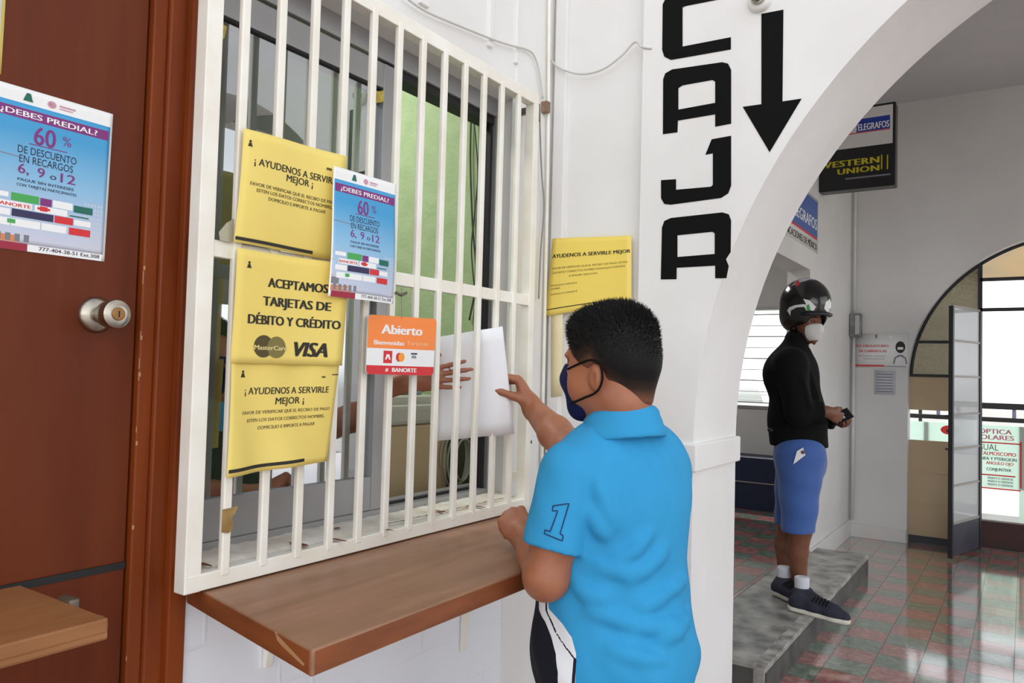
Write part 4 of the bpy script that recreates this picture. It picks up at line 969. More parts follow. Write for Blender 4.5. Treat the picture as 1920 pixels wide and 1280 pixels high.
# ================================================================== people: smooth implicit bodies turned into one continuous mesh each
def V3(*a): return np.array(a, dtype=np.float64)
def A(v): return np.array(v, dtype=np.float64)
def D(px, py, t): return A(dep(px, py, t))
IMR, IMU, IMF = A(_rt), A(_up), A(_fw)
class Body:
    def __init__(s): s.ops = []
    def cone(s, a, b, r1, r2=None, k=0.02, sub=False):
        a, b = A(a), A(b); r2 = r1 if r2 is None else r2; ba = b - a; L2 = max(ba @ ba, 1e-12)
        def f(P):
            pa = P - a; h = np.clip(pa @ ba / L2, 0, 1); q = pa - h[:, None] * ba
            return np.sqrt(np.einsum('ij,ij->i', q, q)) - (r1 + (r2 - r1) * h)
        m = max(r1, r2); s.ops.append((f, k, sub, np.minimum(a, b) - m, np.maximum(a, b) + m)); return s
    def chain(s, pts, rs, k=0.02):
        for i in range(len(pts) - 1): s.cone(pts[i], pts[i + 1], rs[i], rs[i + 1], k)
        return s
    def ell(s, c, ax, rad, k=0.02, sub=False):
        """ax: three unit axes (rows), rad: three radii"""
        c, R_, r = A(c), A(ax), A(rad)
        def f(P):
            q = (P - c) @ R_.T; k0 = np.sqrt(((q / r) ** 2).sum(1)); k1 = np.sqrt(((q / (r * r)) ** 2).sum(1)) + 1e-9
            return k0 * (k0 - 1) / k1
        e = np.sqrt(((R_ * r[:, None]) ** 2).sum(0)); s.ops.append((f, k, sub, c - e, c + e)); return s
    def sph(s, c, r, k=0.02, sub=False): return s.cone(c, A(c) + 1e-5, r, r, k, sub)
    def join(s, o, k=0.02):
        lo = np.min([q[3] for q in o.ops if q[3] is not None and not q[2]], 0); hi = np.max([q[4] for q in o.ops if q[4] is not None and not q[2]], 0)
        s.ops.append((lambda P: o.ev(P), k, False, lo, hi)); return s
    def cut(s, p, n, k=0.004):
        """remove everything on the side that n points to"""
        p, n = A(p), A(n) / np.linalg.norm(n); s.ops.append((lambda P: -((P - p) @ n), k, True, None, None)); return s
    def field(s, fn): s.ops.append((fn, None, None, None, None)); return s
    def ev(s, P, act=None):
        d = np.full(len(P), 1e3)
        for i, (f, k, sub, lo, hi) in enumerate(s.ops):
            if act is not None and not act[i]: continue
            if k is None: d = d + f(P); continue
            e = f(P)
            if sub:
                e = -e; h = np.clip(0.5 - 0.5 * (d - e) / k, 0, 1); d = d + (e - d) * h + k * h * (1 - h)
            else:
                h = np.clip(0.5 + 0.5 * (d - e) / k, 0, 1); d = d + (e - d) * h - k * h * (1 - h)
        return d
    def hit(s, px, py, t0=0.5, t1=8.0):
        d = A(ray(px, py)); o = A(CAM0); t = t0
        for _ in range(200):
            e = s.ev((o + d * t)[None])[0]
            if e < 0.0003: return o + d * t
            t += max(e * 0.6, 0.0004)
            if t > t1: break
        return None
    def grad(s, p, e=.002):
        P = np.array([A(p) + e * v for v in (V3(1, 0, 0), V3(-1, 0, 0), V3(0, 1, 0), V3(0, -1, 0), V3(0, 0, 1), V3(0, 0, -1))]); d = s.ev(P)
        g = V3(d[0] - d[1], d[2] - d[3], d[4] - d[5]); return g / (np.linalg.norm(g) + 1e-9)
    def mesh(s, vox, name):
        los = np.array([o[3] for o in s.ops if o[3] is not None and not o[2]]); his = np.array([o[4] for o in s.ops if o[4] is not None and not o[2]])
        lo, hi = los.min(0) - 4 * vox - .01, his.max(0) + 4 * vox + .01
        B = 12; nb = np.ceil((hi - lo) / (vox * B)).astype(int); n = nb * B + 1
        F = np.ones(n, dtype=np.float32)
        ctr = np.stack(np.meshgrid(*[lo[i] + (np.arange(nb[i]) + .5) * B * vox for i in range(3)], indexing='ij'), -1).reshape(-1, 3)
        dc = s.ev(ctr); half = B * vox * .5 * 1.7321; idx = np.argwhere(np.ones(nb, bool))
        g = np.stack(np.meshgrid(*[np.arange(B + 1) * vox] * 3, indexing='ij'), -1).reshape(-1, 3)
        for q, c, d in zip(idx, ctr, dc):
            i, j, k_ = q * B
            if abs(d) > half * 1.7 + .012: F[i:i + B + 1, j:j + B + 1, k_:k_ + B + 1] = 1 if d > 0 else -1; continue
            c0, c1 = c - B * vox * .5 - .05, c + B * vox * .5 + .05
            act = [o[3] is None or bool(np.all(o[4] >= c0) and np.all(o[3] <= c1)) for o in s.ops]
            F[i:i + B + 1, j:j + B + 1, k_:k_ + B + 1] = s.ev(g + lo + q * B * vox, act).reshape(B + 1, B + 1, B + 1)
        N = F < 0; m = n - 1
        cs = np.zeros(m, np.int8)
        offs = [(a, b, c) for a in (0, 1) for b in (0, 1) for c in (0, 1)]
        for a, b, c in offs: cs += N[a:a + m[0], b:b + m[1], c:c + m[2]]
        cells = np.argwhere((cs > 0) & (cs < 8))
        acc = np.zeros((len(cells), 3)); cnt = np.zeros(len(cells))
        for ax in range(3):
            for u in (0, 1):
                for v in (0, 1):
                    o0 = [0, 0, 0]; o1 = [0, 0, 0]; oth = [i for i in range(3) if i != ax]
                    o0[oth[0]] = o1[oth[0]] = u; o0[oth[1]] = o1[oth[1]] = v; o1[ax] = 1
                    p0 = cells + o0; p1 = cells + o1
                    f0 = F[p0[:, 0], p0[:, 1], p0[:, 2]]; f1 = F[p1[:, 0], p1[:, 1], p1[:, 2]]; x = (f0 < 0) != (f1 < 0)
                    t = np.where(x, f0 / np.where(x, f0 - f1, 1), 0); pt = p0 + (p1 - p0) * t[:, None]
                    acc[x] += pt[x]; cnt[x] += 1
        vs = lo + vox * acc / cnt[:, None]
        im = np.full(m, -1, np.int32); im[cells[:, 0], cells[:, 1], cells[:, 2]] = np.arange(len(cells)); fs = []
        for ax in range(3):
            o1, o2 = [(1, 2), (2, 0), (0, 1)][ax]
            sl0 = [slice(0, None)] * 3; sl1 = [slice(0, None)] * 3; sl0[ax] = slice(0, -1); sl1[ax] = slice(1, None)
            e = np.argwhere(N[tuple(sl0)] != N[tuple(sl1)])
            e = e[(e[:, o1] > 0) & (e[:, o2] > 0) & (e[:, o1] < m[o1]) & (e[:, o2] < m[o2])]
            fl = N[e[:, 0], e[:, 1], e[:, 2]]
            def cell(a, b):
                q = e.copy(); q[:, o1] += a; q[:, o2] += b; return im[q[:, 0], q[:, 1], q[:, 2]]
            Q = np.stack([cell(-1, -1), cell(0, -1), cell(0, 0), cell(-1, 0)], 1); Q[~fl] = Q[~fl][:, ::-1]; fs.append(Q[(Q >= 0).all(1)])
        fs = np.concatenate(fs)
        # light smoothing (twice, towards the mean of the neighbours)
        for _ in range(2):
            a = np.zeros_like(vs); c = np.zeros(len(vs))
            for i in range(4):
                x, y = fs[:, i], fs[:, (i + 1) % 4]; np.add.at(a, x, vs[y]); np.add.at(c, x, 1); np.add.at(a, y, vs[x]); np.add.at(c, y, 1)
            vs = vs * .5 + .5 * a / np.maximum(c, 1)[:, None]
        me = bpy.data.meshes.new(name); me.from_pydata(vs.tolist(), [], fs.tolist()); me.update()
        me.polygons.foreach_set('use_smooth', [True] * len(me.polygons)); return me

def rot(v, ax, a):
    ax = ax / np.linalg.norm(ax); return v * math.cos(a) + np.cross(ax, v) * math.sin(a) + ax * (ax @ v) * (1 - math.cos(a))
def unit(v): v = A(v); return v / np.linalg.norm(v)
def hand(b, wrist, Dr, Nn, k_=1.0, curl=((20, 25, 15),) * 4, spread=4, thumb=(35, 20, 10), side=1, wr=.024):
    """Dr: towards the fingers, Nn: where the palm faces, side=+1: thumb on Dr x Nn, -1: other side"""
    Dr = unit(Dr); Nn = unit(A(Nn) - Dr * (A(Nn) @ Dr)); S = np.cross(Dr, Nn) * side; w = A(wrist); s = k_
    b.ell(w + Dr * .045 * s, (Dr, S, Nn), (.052 * s, .037 * s, .016 * s), .012)
    b.cone(w - Dr * .01 * s, w + Dr * .02 * s, wr, .024 * s, .015)
    b.ell(w + Dr * .03 * s + S * .020 * s + Nn * .008 * s, (Dr, S, Nn), (.030 * s, .017 * s, .017 * s), .010)
    for i in range(4):
        off = (.028, .0095, -.0095, -.027)[i] * s; ln = (.040, .045, .042, .033)[i] * s; r = (.0088, .009, .0086, .0076)[i] * s
        p = w + Dr * (.082, .088, .085, .076)[i] * s + S * off; d = rot(Dr, Nn, math.radians((1.5 - i) * spread) * -side); d0 = d; ax = np.cross(d, Nn); ang = 0
        b.cone(w + Dr * .05 * s + S * off * .8, p, .011 * s, r * 1.1, .006)
        for j in range(3):
            ang += math.radians(curl[i][j]); dd = rot(d0, ax, ang); l = ln * (1, .66, .52)[j]; q = p + dd * l
            b.cone(p, q, r * (1, .93, .86)[j], r * (.93, .86, .74)[j], .003); p = q
    p = w + Dr * .026 * s + S * .026 * s + Nn * .006 * s; d = rot(Dr, Nn, math.radians(thumb[0]) * -side); d = unit(d + Nn * math.tan(math.radians(thumb[1])))
    for j, l in enumerate((.036, .031, .026)):
        q = p + d * l * s; b.cone(p, q, (.0125, .0105, .0098)[j] * s, (.0108, .0098, .0078)[j] * s, .006); p = q; d = unit(d - S * math.radians(thumb[2]))

def skin(name, c, c2):
    m = mat(name, c, .48, var=c2, vscale=18, bump=.05, bscale=160); b = m.node_tree.nodes['Principled BSDF']
    b.inputs['Subsurface Weight'].default_value = 0.08; b.inputs['Subsurface Radius'].default_value = (.012, .005, .003); return m
SKIN1 = skin('warm_brown_skin', (170, 108, 78), (156, 96, 68)); SKIN2 = skin('dark_brown_skin', (132, 86, 64), (118, 74, 54)); SKIN3 = skin('brown_skin', (160, 100, 72), (148, 90, 64))
CLOTHB = mat('black_cloth', (13, 13, 14), .9, spec=.2, bump=.1, bscale=300)

# ------------------------------------------------------------------ person in the blue polo shirt
UZ = V3(0, 0, 1)
F1 = unit((-.95, .30, 0)); L1 = np.cross(UZ, F1)
T0 = D(1165, 890, 1.72); T0[2] = 0
def at1(f, l, z): return T0 + F1 * f + L1 * l + UZ * z
AX1 = (F1, L1, UZ)
Hc = D(1140, 680, 1.70); Fh = unit((-1, .0, -.03)); Lh = unit(np.cross(UZ, Fh)); Uh = np.cross(Fh, Lh); AXH = (Fh, Lh, Uh)
def hp(f, l, u): return Hc + Fh * f + Lh * l + Uh * u
shL, shR = at1(0, .155, 1.165), D(1236, 878, 1.90)
elL, wrL = D(1024, 1092, 1.60), D(985, 1012, 1.86); fist = A(onZ(972, 998, .980))
elL[2] = .950
elR, wrR = D(1072, 846, 2.07), D(999, 765, 2.325)
nk0, nk1 = at1(.005, 0, 1.20), hp(-.035, 0, -.085)

body = Body()
body.ell(hp(-.008, 0, .022), AXH, (.099, .079, .098), .02)
body.ell(hp(.034, 0, -.045), AXH, (.064, .060, .080), .03)
for s_ in (-1, 1):
    body.ell(hp(.030, s_ * .040, -.052), AXH, (.042, .034, .042), .02)
    body.ell(hp(.074, s_ * .033, .002), AXH, (.013, .016, .011), .008, True)     # eye sockets
    body.sph(hp(.066, s_ * .033, .000), .0125, .003)
    body.ell(hp(-.010, s_ * .079, -.034), (unit(Fh + Lh * s_ * -.35), unit(Lh * s_ + Fh * .35), Uh), (.018, .010, .029), .006)
    body.ell(hp(-.004, s_ * .089, -.034), AXH, (.009, .007, .015), .004, True)
    body.ell(hp(.080, s_ * .030, .018), AXH, (.007, .022, .006), .012)
body.cone(hp(.088, 0, .002), hp(.106, 0, -.032), .010, .015, .012)
body.ell(hp(.088, 0, -.068), AXH, (.014, .024, .010), .008); body.sph(hp(.064, 0, -.105), .024, .02)
body.cone(nk0, nk1, .068, .064, .03)
body.ell(at1(0, 0, 1.08), AX1, (.105, .155, .16), .04); body.ell(at1(.03, 0, .90), AX1, (.14, .16, .16), .04); body.ell(at1(0, 0, .76), AX1, (.14, .165, .14), .04)
body.cone(at1(0, .12, 1.165), at1(0, -.12, 1.165), .06, .06, .04)
body.chain((shL, shL * .35 + elL * .65, elL), (.051, .047, .046), .02); mid = elL * .55 + wrL * .45 + UZ * .012
body.chain((elL, mid, wrL), (.046, .041, .029), .02)
body.chain((at1(0, -.10, 1.15), shR, elR), (.06, .058, .052), .025); body.chain((elR, elR * .6 + wrR * .4, wrR), (.052, .047, .032), .02)
fd = unit(fist - wrL + UZ * .01)
hand(body, wrL, fd, unit((-.1, .5, -.7)), 1.12, ((75, 95, 60), (78, 95, 60), (80, 95, 60), (82, 95, 60)), 1, (30, 35, 25), -1, .031)
gd = unit(-IMR * .44 + IMU * .88 + IMF * .10)
hand(body, wrR, gd, unit(-IMR * .88 - IMU * .44 + IMF * .10), 1.14, ((46, 55, 20), (52, 52, 20), (56, 50, 20), (60, 48, 20)), 2, (14, 42, 0), 1, .031)
hipz = .74
for s_ in (-1, 1):
    hp_, kn_, an_ = at1(.0, s_ * .085, hipz), at1(.015, s_ * .10, .42), at1(-.01, s_ * .11, .08)
    body.chain((hp_, kn_, an_), (.092, .060, .042), .03); body.chain((an_, at1(.10, s_ * .12, .045)), (.04, .035), .02)
me_boy = body.mesh(.0042, 'body')
boy = thing('person', 'person in bright blue polo shirt holding a white sheet up to the barred window', 'person', tuple(at1(0, 0, 0)))
link('body', me_boy, SKIN1, boy)

# polo shirt
NAVY1 = mat('navy_thread', (24, 40, 92), .7)
def shirt_mat():
    m = mat('blue_pique', (54, 158, 212), .85, spec=.3, bump=.10, bscale=420, var=(50, 150, 204), vscale=5); n = m.node_tree.nodes; L = m.node_tree.links; b = n['Principled BSDF']
    src = b.inputs['Base Color'].links[0].from_socket
    def step(attr, c, prev):
        a = n.new('ShaderNodeAttribute'); a.attribute_name = attr; g = n.new('ShaderNodeMath'); g.operation = 'GREATER_THAN'; g.inputs[1].default_value = 0; L.new(a.outputs['Fac'], g.inputs[0])
        x = n.new('ShaderNodeMix'); x.data_type = 'RGBA'; L.new(g.outputs[0], x.inputs[0]); L.new(prev, x.inputs[6]); x.inputs[7].default_value = lin(c); return x.outputs[2]
    o = step('white_zone', (238, 240, 244), src); o = step('stripe_zone', (26, 30, 48), o); o = step('black_zone', (20, 22, 34), o); L.new(o, b.inputs['Base Color']); return m
SHIRT = shirt_mat()
sb = Body()
sb.ell(at1(-.005, 0, 1.09), AX1, (.128, .182, .165), .05); sb.ell(at1(.022, 0, .92), AX1, (.160, .180, .17), .06); sb.ell(at1(.010, .0, .76), AX1, (.180, .196, .17), .06)
sb.cone(at1(0, .115, 1.168), at1(0, -.115, 1.168), .073, .073, .05); sb.cone(at1(0, .06, 1.20), at1(0, -.06, 1.20), .075, .075, .05)
sb.cone(at1(-.012, 0, 1.17), at1(-.006, 0, 1.205), .086, .074, .04)
aL = unit(elL - shL); aR = unit(elR - shR); hemL = shL * .33 + elL * .67; hemR = shR * .45 + elR * .55
slv = Body(); slv.cone(shL + UZ * .002, hemL + aL * .03, .067, .066, .01); slv.cut(hemL + aL * .012, aL); slv.cone(hemL - aL * .03, hemL + aL * .06, .054, .055, .004, True); sb.join(slv, .009)
slv2 = Body(); slv2.cone(at1(0, -.1, 1.165), shR, .07, .068, .02); slv2.cone(shR, hemR + aR * .03, .066, .062, .02); slv2.cut(hemR + aR * .01, aR); sb.join(slv2, .03)
base = Body(); base.ops = list(sb.ops)
folds = [((1120, 905), (1150, 985), .006), ((1110, 960), (1135, 1000), .005), ((1160, 1050), (1215, 1000), .006), ((1180, 1085), (1245, 1030), .006), ((1130, 1062), (1190, 1068), .005),
         ((1205, 1135), (1280, 1085), .007), ((1190, 1175), (1270, 1165), .005), ((1110, 1140), (1180, 1165), .006), ((1240, 1200), (1292, 1150), .006), ((1150, 1215), (1240, 1235), .005), ((1085, 1100), (1130, 1120), .006)]
for p, q, r in folds:
    pts = [base.hit(p[0] + (q[0] - p[0]) * u, p[1] + (q[1] - p[1]) * u + 6 * math.sin(3 * u)) for u in np.linspace(0, 1, 6)]
    if any(x is None for x in pts): continue
    for a, c in zip(pts, pts[1:]): sb.cone(a + .0025 * IMF, c + .0025 * IMF, r, r, .024)
sb.cut(at1(0, 0, .635), (0, 0, -1)); 
sb.cone(at1(.006, 0, 1.22), at1(.02, 0, 1.38), .064, .08, .006, True)
def wr(P):
    q = P - T0; z = P[:, 2]; l = q @ L1; f = q @ F1; ph = np.arctan2(l, f)
    low = np.clip((1.02 - z) / .2, 0, 1)
    return low * .0022 * (np.sin(46 * z + 5 * ph) + .6 * np.sin(31 * z - 9 * ph + 1.3)) + .0008 * np.sin(60 * z + 17 * ph)
sb.field(wr)
me = sb.mesh(.005, 'polo_shirt')
def ang(p): q = A(p) - T0; return math.atan2(q @ L1, q @ F1), p[2]
def bound(pix):
    o = [ang(h) for h in (sb.hit(*p) for p in pix) if h is not None]; o.sort(key=lambda x: x[1]); return np.array(o)
bb, bs, bw = bound([(1010, 1140), (1022, 1165), (1034, 1195), (1042, 1225), (1046, 1260)]), bound([(1024, 1145), (1042, 1185), (1060, 1212), (1078, 1235)]), bound([(1028, 1140), (1055, 1170), (1072, 1195), (1080, 1225), (1079, 1275)])
co = np.array([v.co[:] for v in me.vertices]); q = co - T0; ph = np.arctan2(q @ L1, q @ F1); z = co[:, 2]
ab, as_, aw = [np.interp(z, b_[:, 1], b_[:, 0]) for b_ in (bb, bs, bw)]
ba = elL - shL; h = np.clip((co - shL) @ ba / (ba @ ba), 0, 1.3); darm = np.linalg.norm(co - shL - h[:, None] * ba, axis=1)
body_only = ((darm > .078) | (z < .93)) & (z < 1.16) & (np.abs(ph) < 2.0)
for nm, val in (('black_zone', ab - ph), ('stripe_zone', .018 - np.abs(ph - as_)), ('white_zone', aw - ph)):
    a_ = me.attributes.new(nm, 'FLOAT', 'POINT'); v_ = np.where(body_only, val, -1.0)
    if nm != 'stripe_zone': v_ = np.where(ph < -.9, np.minimum(v_, ph + 1.2), v_)
    a_.data.foreach_set('value', v_.astype(np.float32))
shirt = link('polo_shirt', me, SHIRT, boy)
# collar
cb = Body(); N_ = 72; ring = []
cc = (nk0 * .35 + nk1 * .65) 
def cp(a, r, dz):
    fr = math.cos(a); return V3(cc[0], cc[1], 0) + F1 * (.004 + r * 1.02 * fr) + L1 * (r * .98 * math.sin(a)) + UZ * (1.304 - .030 * (fr + 1) * .5 - .030 * max(fr, 0) ** 2 + dz)
for i in range(N_):
    a, c = [math.radians(22 + 316 * (i + k) / N_) for k in (0, 1)]
    for r0, z0, r1, z1 in ((.071, 0, .076, -.006), (.076, -.006, .083, -.024), (.083, -.024, .091, -.042), (.091, -.042, .096, -.052)):
        cb.chain((cp(a, r0, z0), cp(a, r1, z1)), (.0048, .0048), .008)
    cb.cone(cp(a, .071, 0), cp(c, .071, 0), .005, .005, .006)
link('collar', cb.mesh(.0035, 'collar'), SHIRT, shirt)
# stitched band above the sleeve hem and the outlined digit on the sleeve
b = MB(); e1 = unit(np.cross(aL, V3(0, 1, 0))); e2 = np.cross(aL, e1); c_ = hemL - aL * .014; rg = []
for i in range(37):
    a = 2 * math.pi * i / 36; d_ = e1 * math.cos(a) + e2 * math.sin(a); r_ = .04
    for _ in range(40):
        if sb.ev((c_ + d_ * r_)[None])[0] > 0: break
        r_ += .0015
        if r_ > .0675: break
    rg.append(Vector(c_ + d_ * r_))
b.tube(rg, .0014, 6, cap=False); b.build('sleeve_seam', SHIRT, shirt)
one = [(1037, 948), (1067, 943.5), (1050, 1000), (1056, 1004), (1054, 1013.5), (1021, 1000), (1022, 993), (1032, 996), (1046, 957), (1036, 957.5)]
pts = []
for i in range(len(one)):
    a, c = one[i], one[(i + 1) % len(one)]; n_ = max(2, int(math.hypot(a[0] - c[0], a[1] - c[1]) / 4))
    for k in range(n_):
        u = k / n_; h_ = sb.hit(a[0] + (c[0] - a[0]) * u, a[1] + (c[1] - a[1]) * u)
        if h_ is not None: pts.append(Vector(h_ + sb.grad(h_) * .0008))
b = MB(); b.tube(pts + pts[:1], .0012, 6); b.build('outlined_digit', NAVY1, shirt)
# shorts and shoes (below the picture)
st = Body()
for s_ in (-1, 1): st.cone(at1(-.01, s_ * .08, .70), at1(.012, s_ * .10, .43), .100, .096, .05)
st.ell(at1(-.005, 0, .76), AX1, (.138, .160, .10), .04); st.cut(at1(0, 0, .44), (0, 0, -1)); link('shorts', st.mesh(.008, 'shorts'), mat('dark_navy_cloth', (22, 26, 44), .8), boy)
for s_ in (-1, 1):
    so = Body(); so.cone(at1(-.05, s_ * .11, .04), at1(.14, s_ * .125, .032), .045, .036, .03); so.cone(at1(-.03, s_ * .11, .09), at1(.03, s_ * .115, .06), .045, .04, .03); so.cut(at1(0, 0, .003), (0, 0, -1)); link('shoe', so.mesh(.006, 'shoe'), DARKPL, boy)
# mask with ear loops
mk = Body(); mk.ell(hp(.034, 0, -.047), AXH, (.069, .066, .080), .02); mk.cone(hp(.084, 0, -.006), hp(.094, 0, -.034), .018, .024, .03); mk.sph(hp(.068, 0, -.100), .030, .02)
mk.cut(hp(.048, 0, -.04), -Fh + Uh * .22); mk.cut(hp(.08, 0, -.004), Uh + Fh * -.25)
link('face_mask', mk.mesh(.004, 'face_mask'), mat('navy_cotton', (22, 32, 78), .9, spec=.2, bump=.1, bscale=300), boy)
for s_ in (-1, 1):
    b = MB()
    b.tube(curve_pts([hp(.072, s_ * .054, -.014), hp(.050, s_ * .066, -.008), hp(.020, s_ * .079, .000), hp(-.004, s_ * .084, .004), hp(-.024, s_ * .087, -.006), hp(-.031, s_ * .088, -.028), hp(-.026, s_ * .086, -.050), hp(-.008, s_ * .079, -.066), hp(.020, s_ * .072, -.076), hp(.048, s_ * .062, -.085), hp(.066, s_ * .050, -.088)]), .0025, 8)
    b.build('mask_loop', CLOTHB, boy)
# hair: cap plus short upright strands
hb = Body(); hb.ell(hp(-.012, 0, .030), AXH, (.106, .086, .104), .01); hb.cone(hp(-.068, 0, -.01), hp(-.060, 0, -.075), .050, .044, .03)
hb.ell(hp(-.040, 0, .066), AXH, (.066, .074, .062), .02); hb.ell(hp(.030, 0, .060), AXH, (.066, .070, .060), .02); hb.cut(hp(.088, 0, .030), Fh * .9 - Uh * .25, .01); hb.cut(hp(.040, 0, -.016), Fh * .85 - Uh * .38, .008); hb.cut(hp(-.075, 0, -.080), -Uh - Fh * .15 + Fh * .85, .01)
for s_ in (-1, 1): hb.ell(hp(-.008, s_ * .085, -.043), AXH, (.026, .03, .038), .006, True)
hm = hb.mesh(.004, 'hair'); bm = bmesh.new(); bm.from_mesh(hm); rnd = random.Random(11); fl = list(bm.faces); bm.faces.ensure_lookup_table(); new = []
for f in fl:
    c = A(f.calc_center_median()); n_ = A(f.normal); u = (c - Hc) @ Uh; fw_ = (c - Hc) @ Fh
    if rnd.random() > .85: continue
    top = np.clip((u + .01) / .09, 0, 1); ln = .0015 + .0105 * top * rnd.uniform(.5, 1.3)
    d = unit(n_ + Uh * .5 * top + Fh * .3 * top + V3(rnd.gauss(0, .25), rnd.gauss(0, .25), rnd.gauss(0, .25)))
    new.append((c - n_ * .001, d, ln))
for c, d, ln in new:
    x = unit(np.cross(d, V3(.3, .5, .8))) * .0010; y = np.cross(d, x)
    v = [bm.verts.new(c + x), bm.verts.new(c - x * .5 + y * .87), bm.verts.new(c - x * .5 - y * .87), bm.verts.new(c + d * ln)]
    for t_ in ((0, 1, 3), (1, 2, 3), (2, 0, 3)): bm.faces.new([v[i] for i in t_])
bm.to_mesh(hm); bm.free()
HAIR = mat('black_hair', (9, 8, 8), .6, spec=.25)
def fade_hair():
    m = mat('cropped_black_hair', (9, 8, 8), .6, spec=.25); n = m.node_tree.nodes; L = m.node_tree.links; a = n.new('ShaderNodeAttribute'); a.attribute_name = 'crop'; r = n.new('ShaderNodeValToRGB')
    r.color_ramp.elements[0].color = lin((112, 72, 54)); r.color_ramp.elements[1].color = lin((12, 10, 10)); r.color_ramp.elements[0].position = .02; r.color_ramp.elements[1].position = .55; e = r.color_ramp.elements.new(.28); e.color = lin((50, 34, 28))
    L.new(a.outputs['Fac'], r.inputs[0]); L.new(r.outputs[0], n['Principled BSDF'].inputs['Base Color']); return m
qh = np.array([v.co[:] for v in hm.vertices]) - Hc; fh_, uh_ = qh @ Fh, qh @ Uh
edge_ = np.interp(fh_, [-.13, -.07, -.03, .0, .04, .09], [-.085, -.078, -.045, .0, -.018, .0]); at_ = hm.attributes.new('crop', 'FLOAT', 'POINT'); at_.data.foreach_set('value', np.clip((uh_ - edge_) / .085, 0, 1).astype(np.float32))
link('hair', hm, fade_hair(), boy)
b = MB()
for s_ in (-1, 1): b.tube([Vector(hp(.0885, s_ * .014, .017)), Vector(hp(.086, s_ * .030, .021)), Vector(hp(.074, s_ * .046, .016))], .0018, 6)
b.build('eyebrows', HAIR, boy)
# the sheet in the hand, reaching between two bars
TLp, TRp, BLp, BRp = onX(819, 632, -1.446), onX(941, 611, -1.292), onX(821, 826, -1.444), onX(963, 812, -1.292)
sf = Surf(TLp, TRp, BLp, BRp, lambda u, v: .004 * math.sin(3.14 * u) + .020 * max(0, min(1, (u - .55) / .22)) ** 2 * (1 - .4 * u) + .0015 * math.sin(6 * u + 2 * v))
o = sheet('paper_sheet', sf, PAPER, None, 16, 8, .0006); tag(o, 'plain white sheet of paper passed between two bars of the grille', 'paper')
# ------------------------------------------------------------------ person with the crash helmet on the step
TM = 4.36
F2 = unit((1.0, -.10, 0)); L2 = np.cross(UZ, F2); AX2 = (F2, L2, UZ)
def Q(px, py, dt=0.0): return D(px, py, TM + dt)
u_ = TM / 1440.0                      # metres per photograph pixel at this person
Hm = Q(1511, 602); Gh = unit(IMR * .40 - IMF * .92); Gh[2] = -.03; Gh = unit(Gh); Gl = unit(np.cross(UZ, Gh)); Gu = np.cross(Gh, Gl); AXG = (Gh, Gl, Gu)
def gp(f, l, u): return Hm + Gh * f + Gl * l + Gu * u
chest = Q(1488, 715); 
shN, shF = Q(1482, 682, -.14), Q(1500, 684, .17)
elN, wrN = Q(1497, 772, -.20), Q(1552, 772, -.20)
elF, wrF = Q(1520, 778, .16), Q(1570, 788, .07)
knN, anN = Q(1502, 990, -.09), A(onZ(1499, 1108, .24)); knF, anF = Q(1478, 985, .09), A(onZ(1471, 1085, .235))
anN, anF = Q(1500, 1108, -.03), Q(1472, 1086, .12)
m = Body()
m.ell(gp(-.01, 0, .02), AXG, (.098, .076, .10), .02); m.ell(gp(.035, 0, -.045), AXG, (.058, .054, .075), .03)
for s_ in (-1, 1):
    m.ell(gp(.078, s_ * .032, .000), AXG, (.012, .015, .010), .008, True); m.sph(gp(.066, s_ * .032, -.001), .012, .003); m.ell(gp(-.012, s_ * .077, -.022), AXG, (.020, .010, .032), .006)
m.cone(gp(.088, 0, .000), gp(.105, 0, -.034), .010, .015, .012); m.ell(gp(.086, 0, -.068), AXG, (.013, .023, .010), .008); m.sph(gp(.062, 0, -.105), .022, .02)
m.cone(Q(1486, 668), gp(-.03, 0, -.08), .060, .056, .03)
m.ell(chest, AX2, (.10, .15, .18), .04); m.ell(Q(1494, 800), AX2, (.11, .14, .16), .04)
m.chain((shN, elN), (.055, .044), .02); m.chain((elN, wrN), (.044, .028), .02); m.chain((shF, elF), (.055, .044), .02); m.chain((elF, wrF), (.043, .028), .02)
hand(m, wrN, unit(IMR * .85 - IMU * .42 + IMF * .18), unit(IMF * .85 + IMR * .3 - IMU * .1), .98, ((48, 50, 30),) * 4, 2, (30, 25, 10), 1, .028)
hand(m, wrF, unit(IMR * .22 - IMU * .22 - IMF * .9), unit(IMU * .9 - IMR * .35), .95, ((48, 55, 35),) * 4, 2, (35, 35, 10), 1, .027)
hpN, hpF = Q(1500, 850, -.09), Q(1492, 850, .09)
m.chain((hpN, knN), (.095, .062), .03); m.chain((hpF, knF), (.095, .060), .03)
cvN = knN * .62 + anN * .38 - F2 * .018; cvF = knF * .62 + anF * .38 - F2 * .018
m.chain((knN, cvN, anN), (.060, .056, .036), .02); m.chain((knF, cvF, anF), (.056, .052, .034), .02)
man = thing('person', 'person in black top, blue shorts and crash helmet standing on the grey step', 'person', tuple(V3(chest[0], chest[1], .138)))
link('body', m.mesh(.0055, 'body'), SKIN2, man)
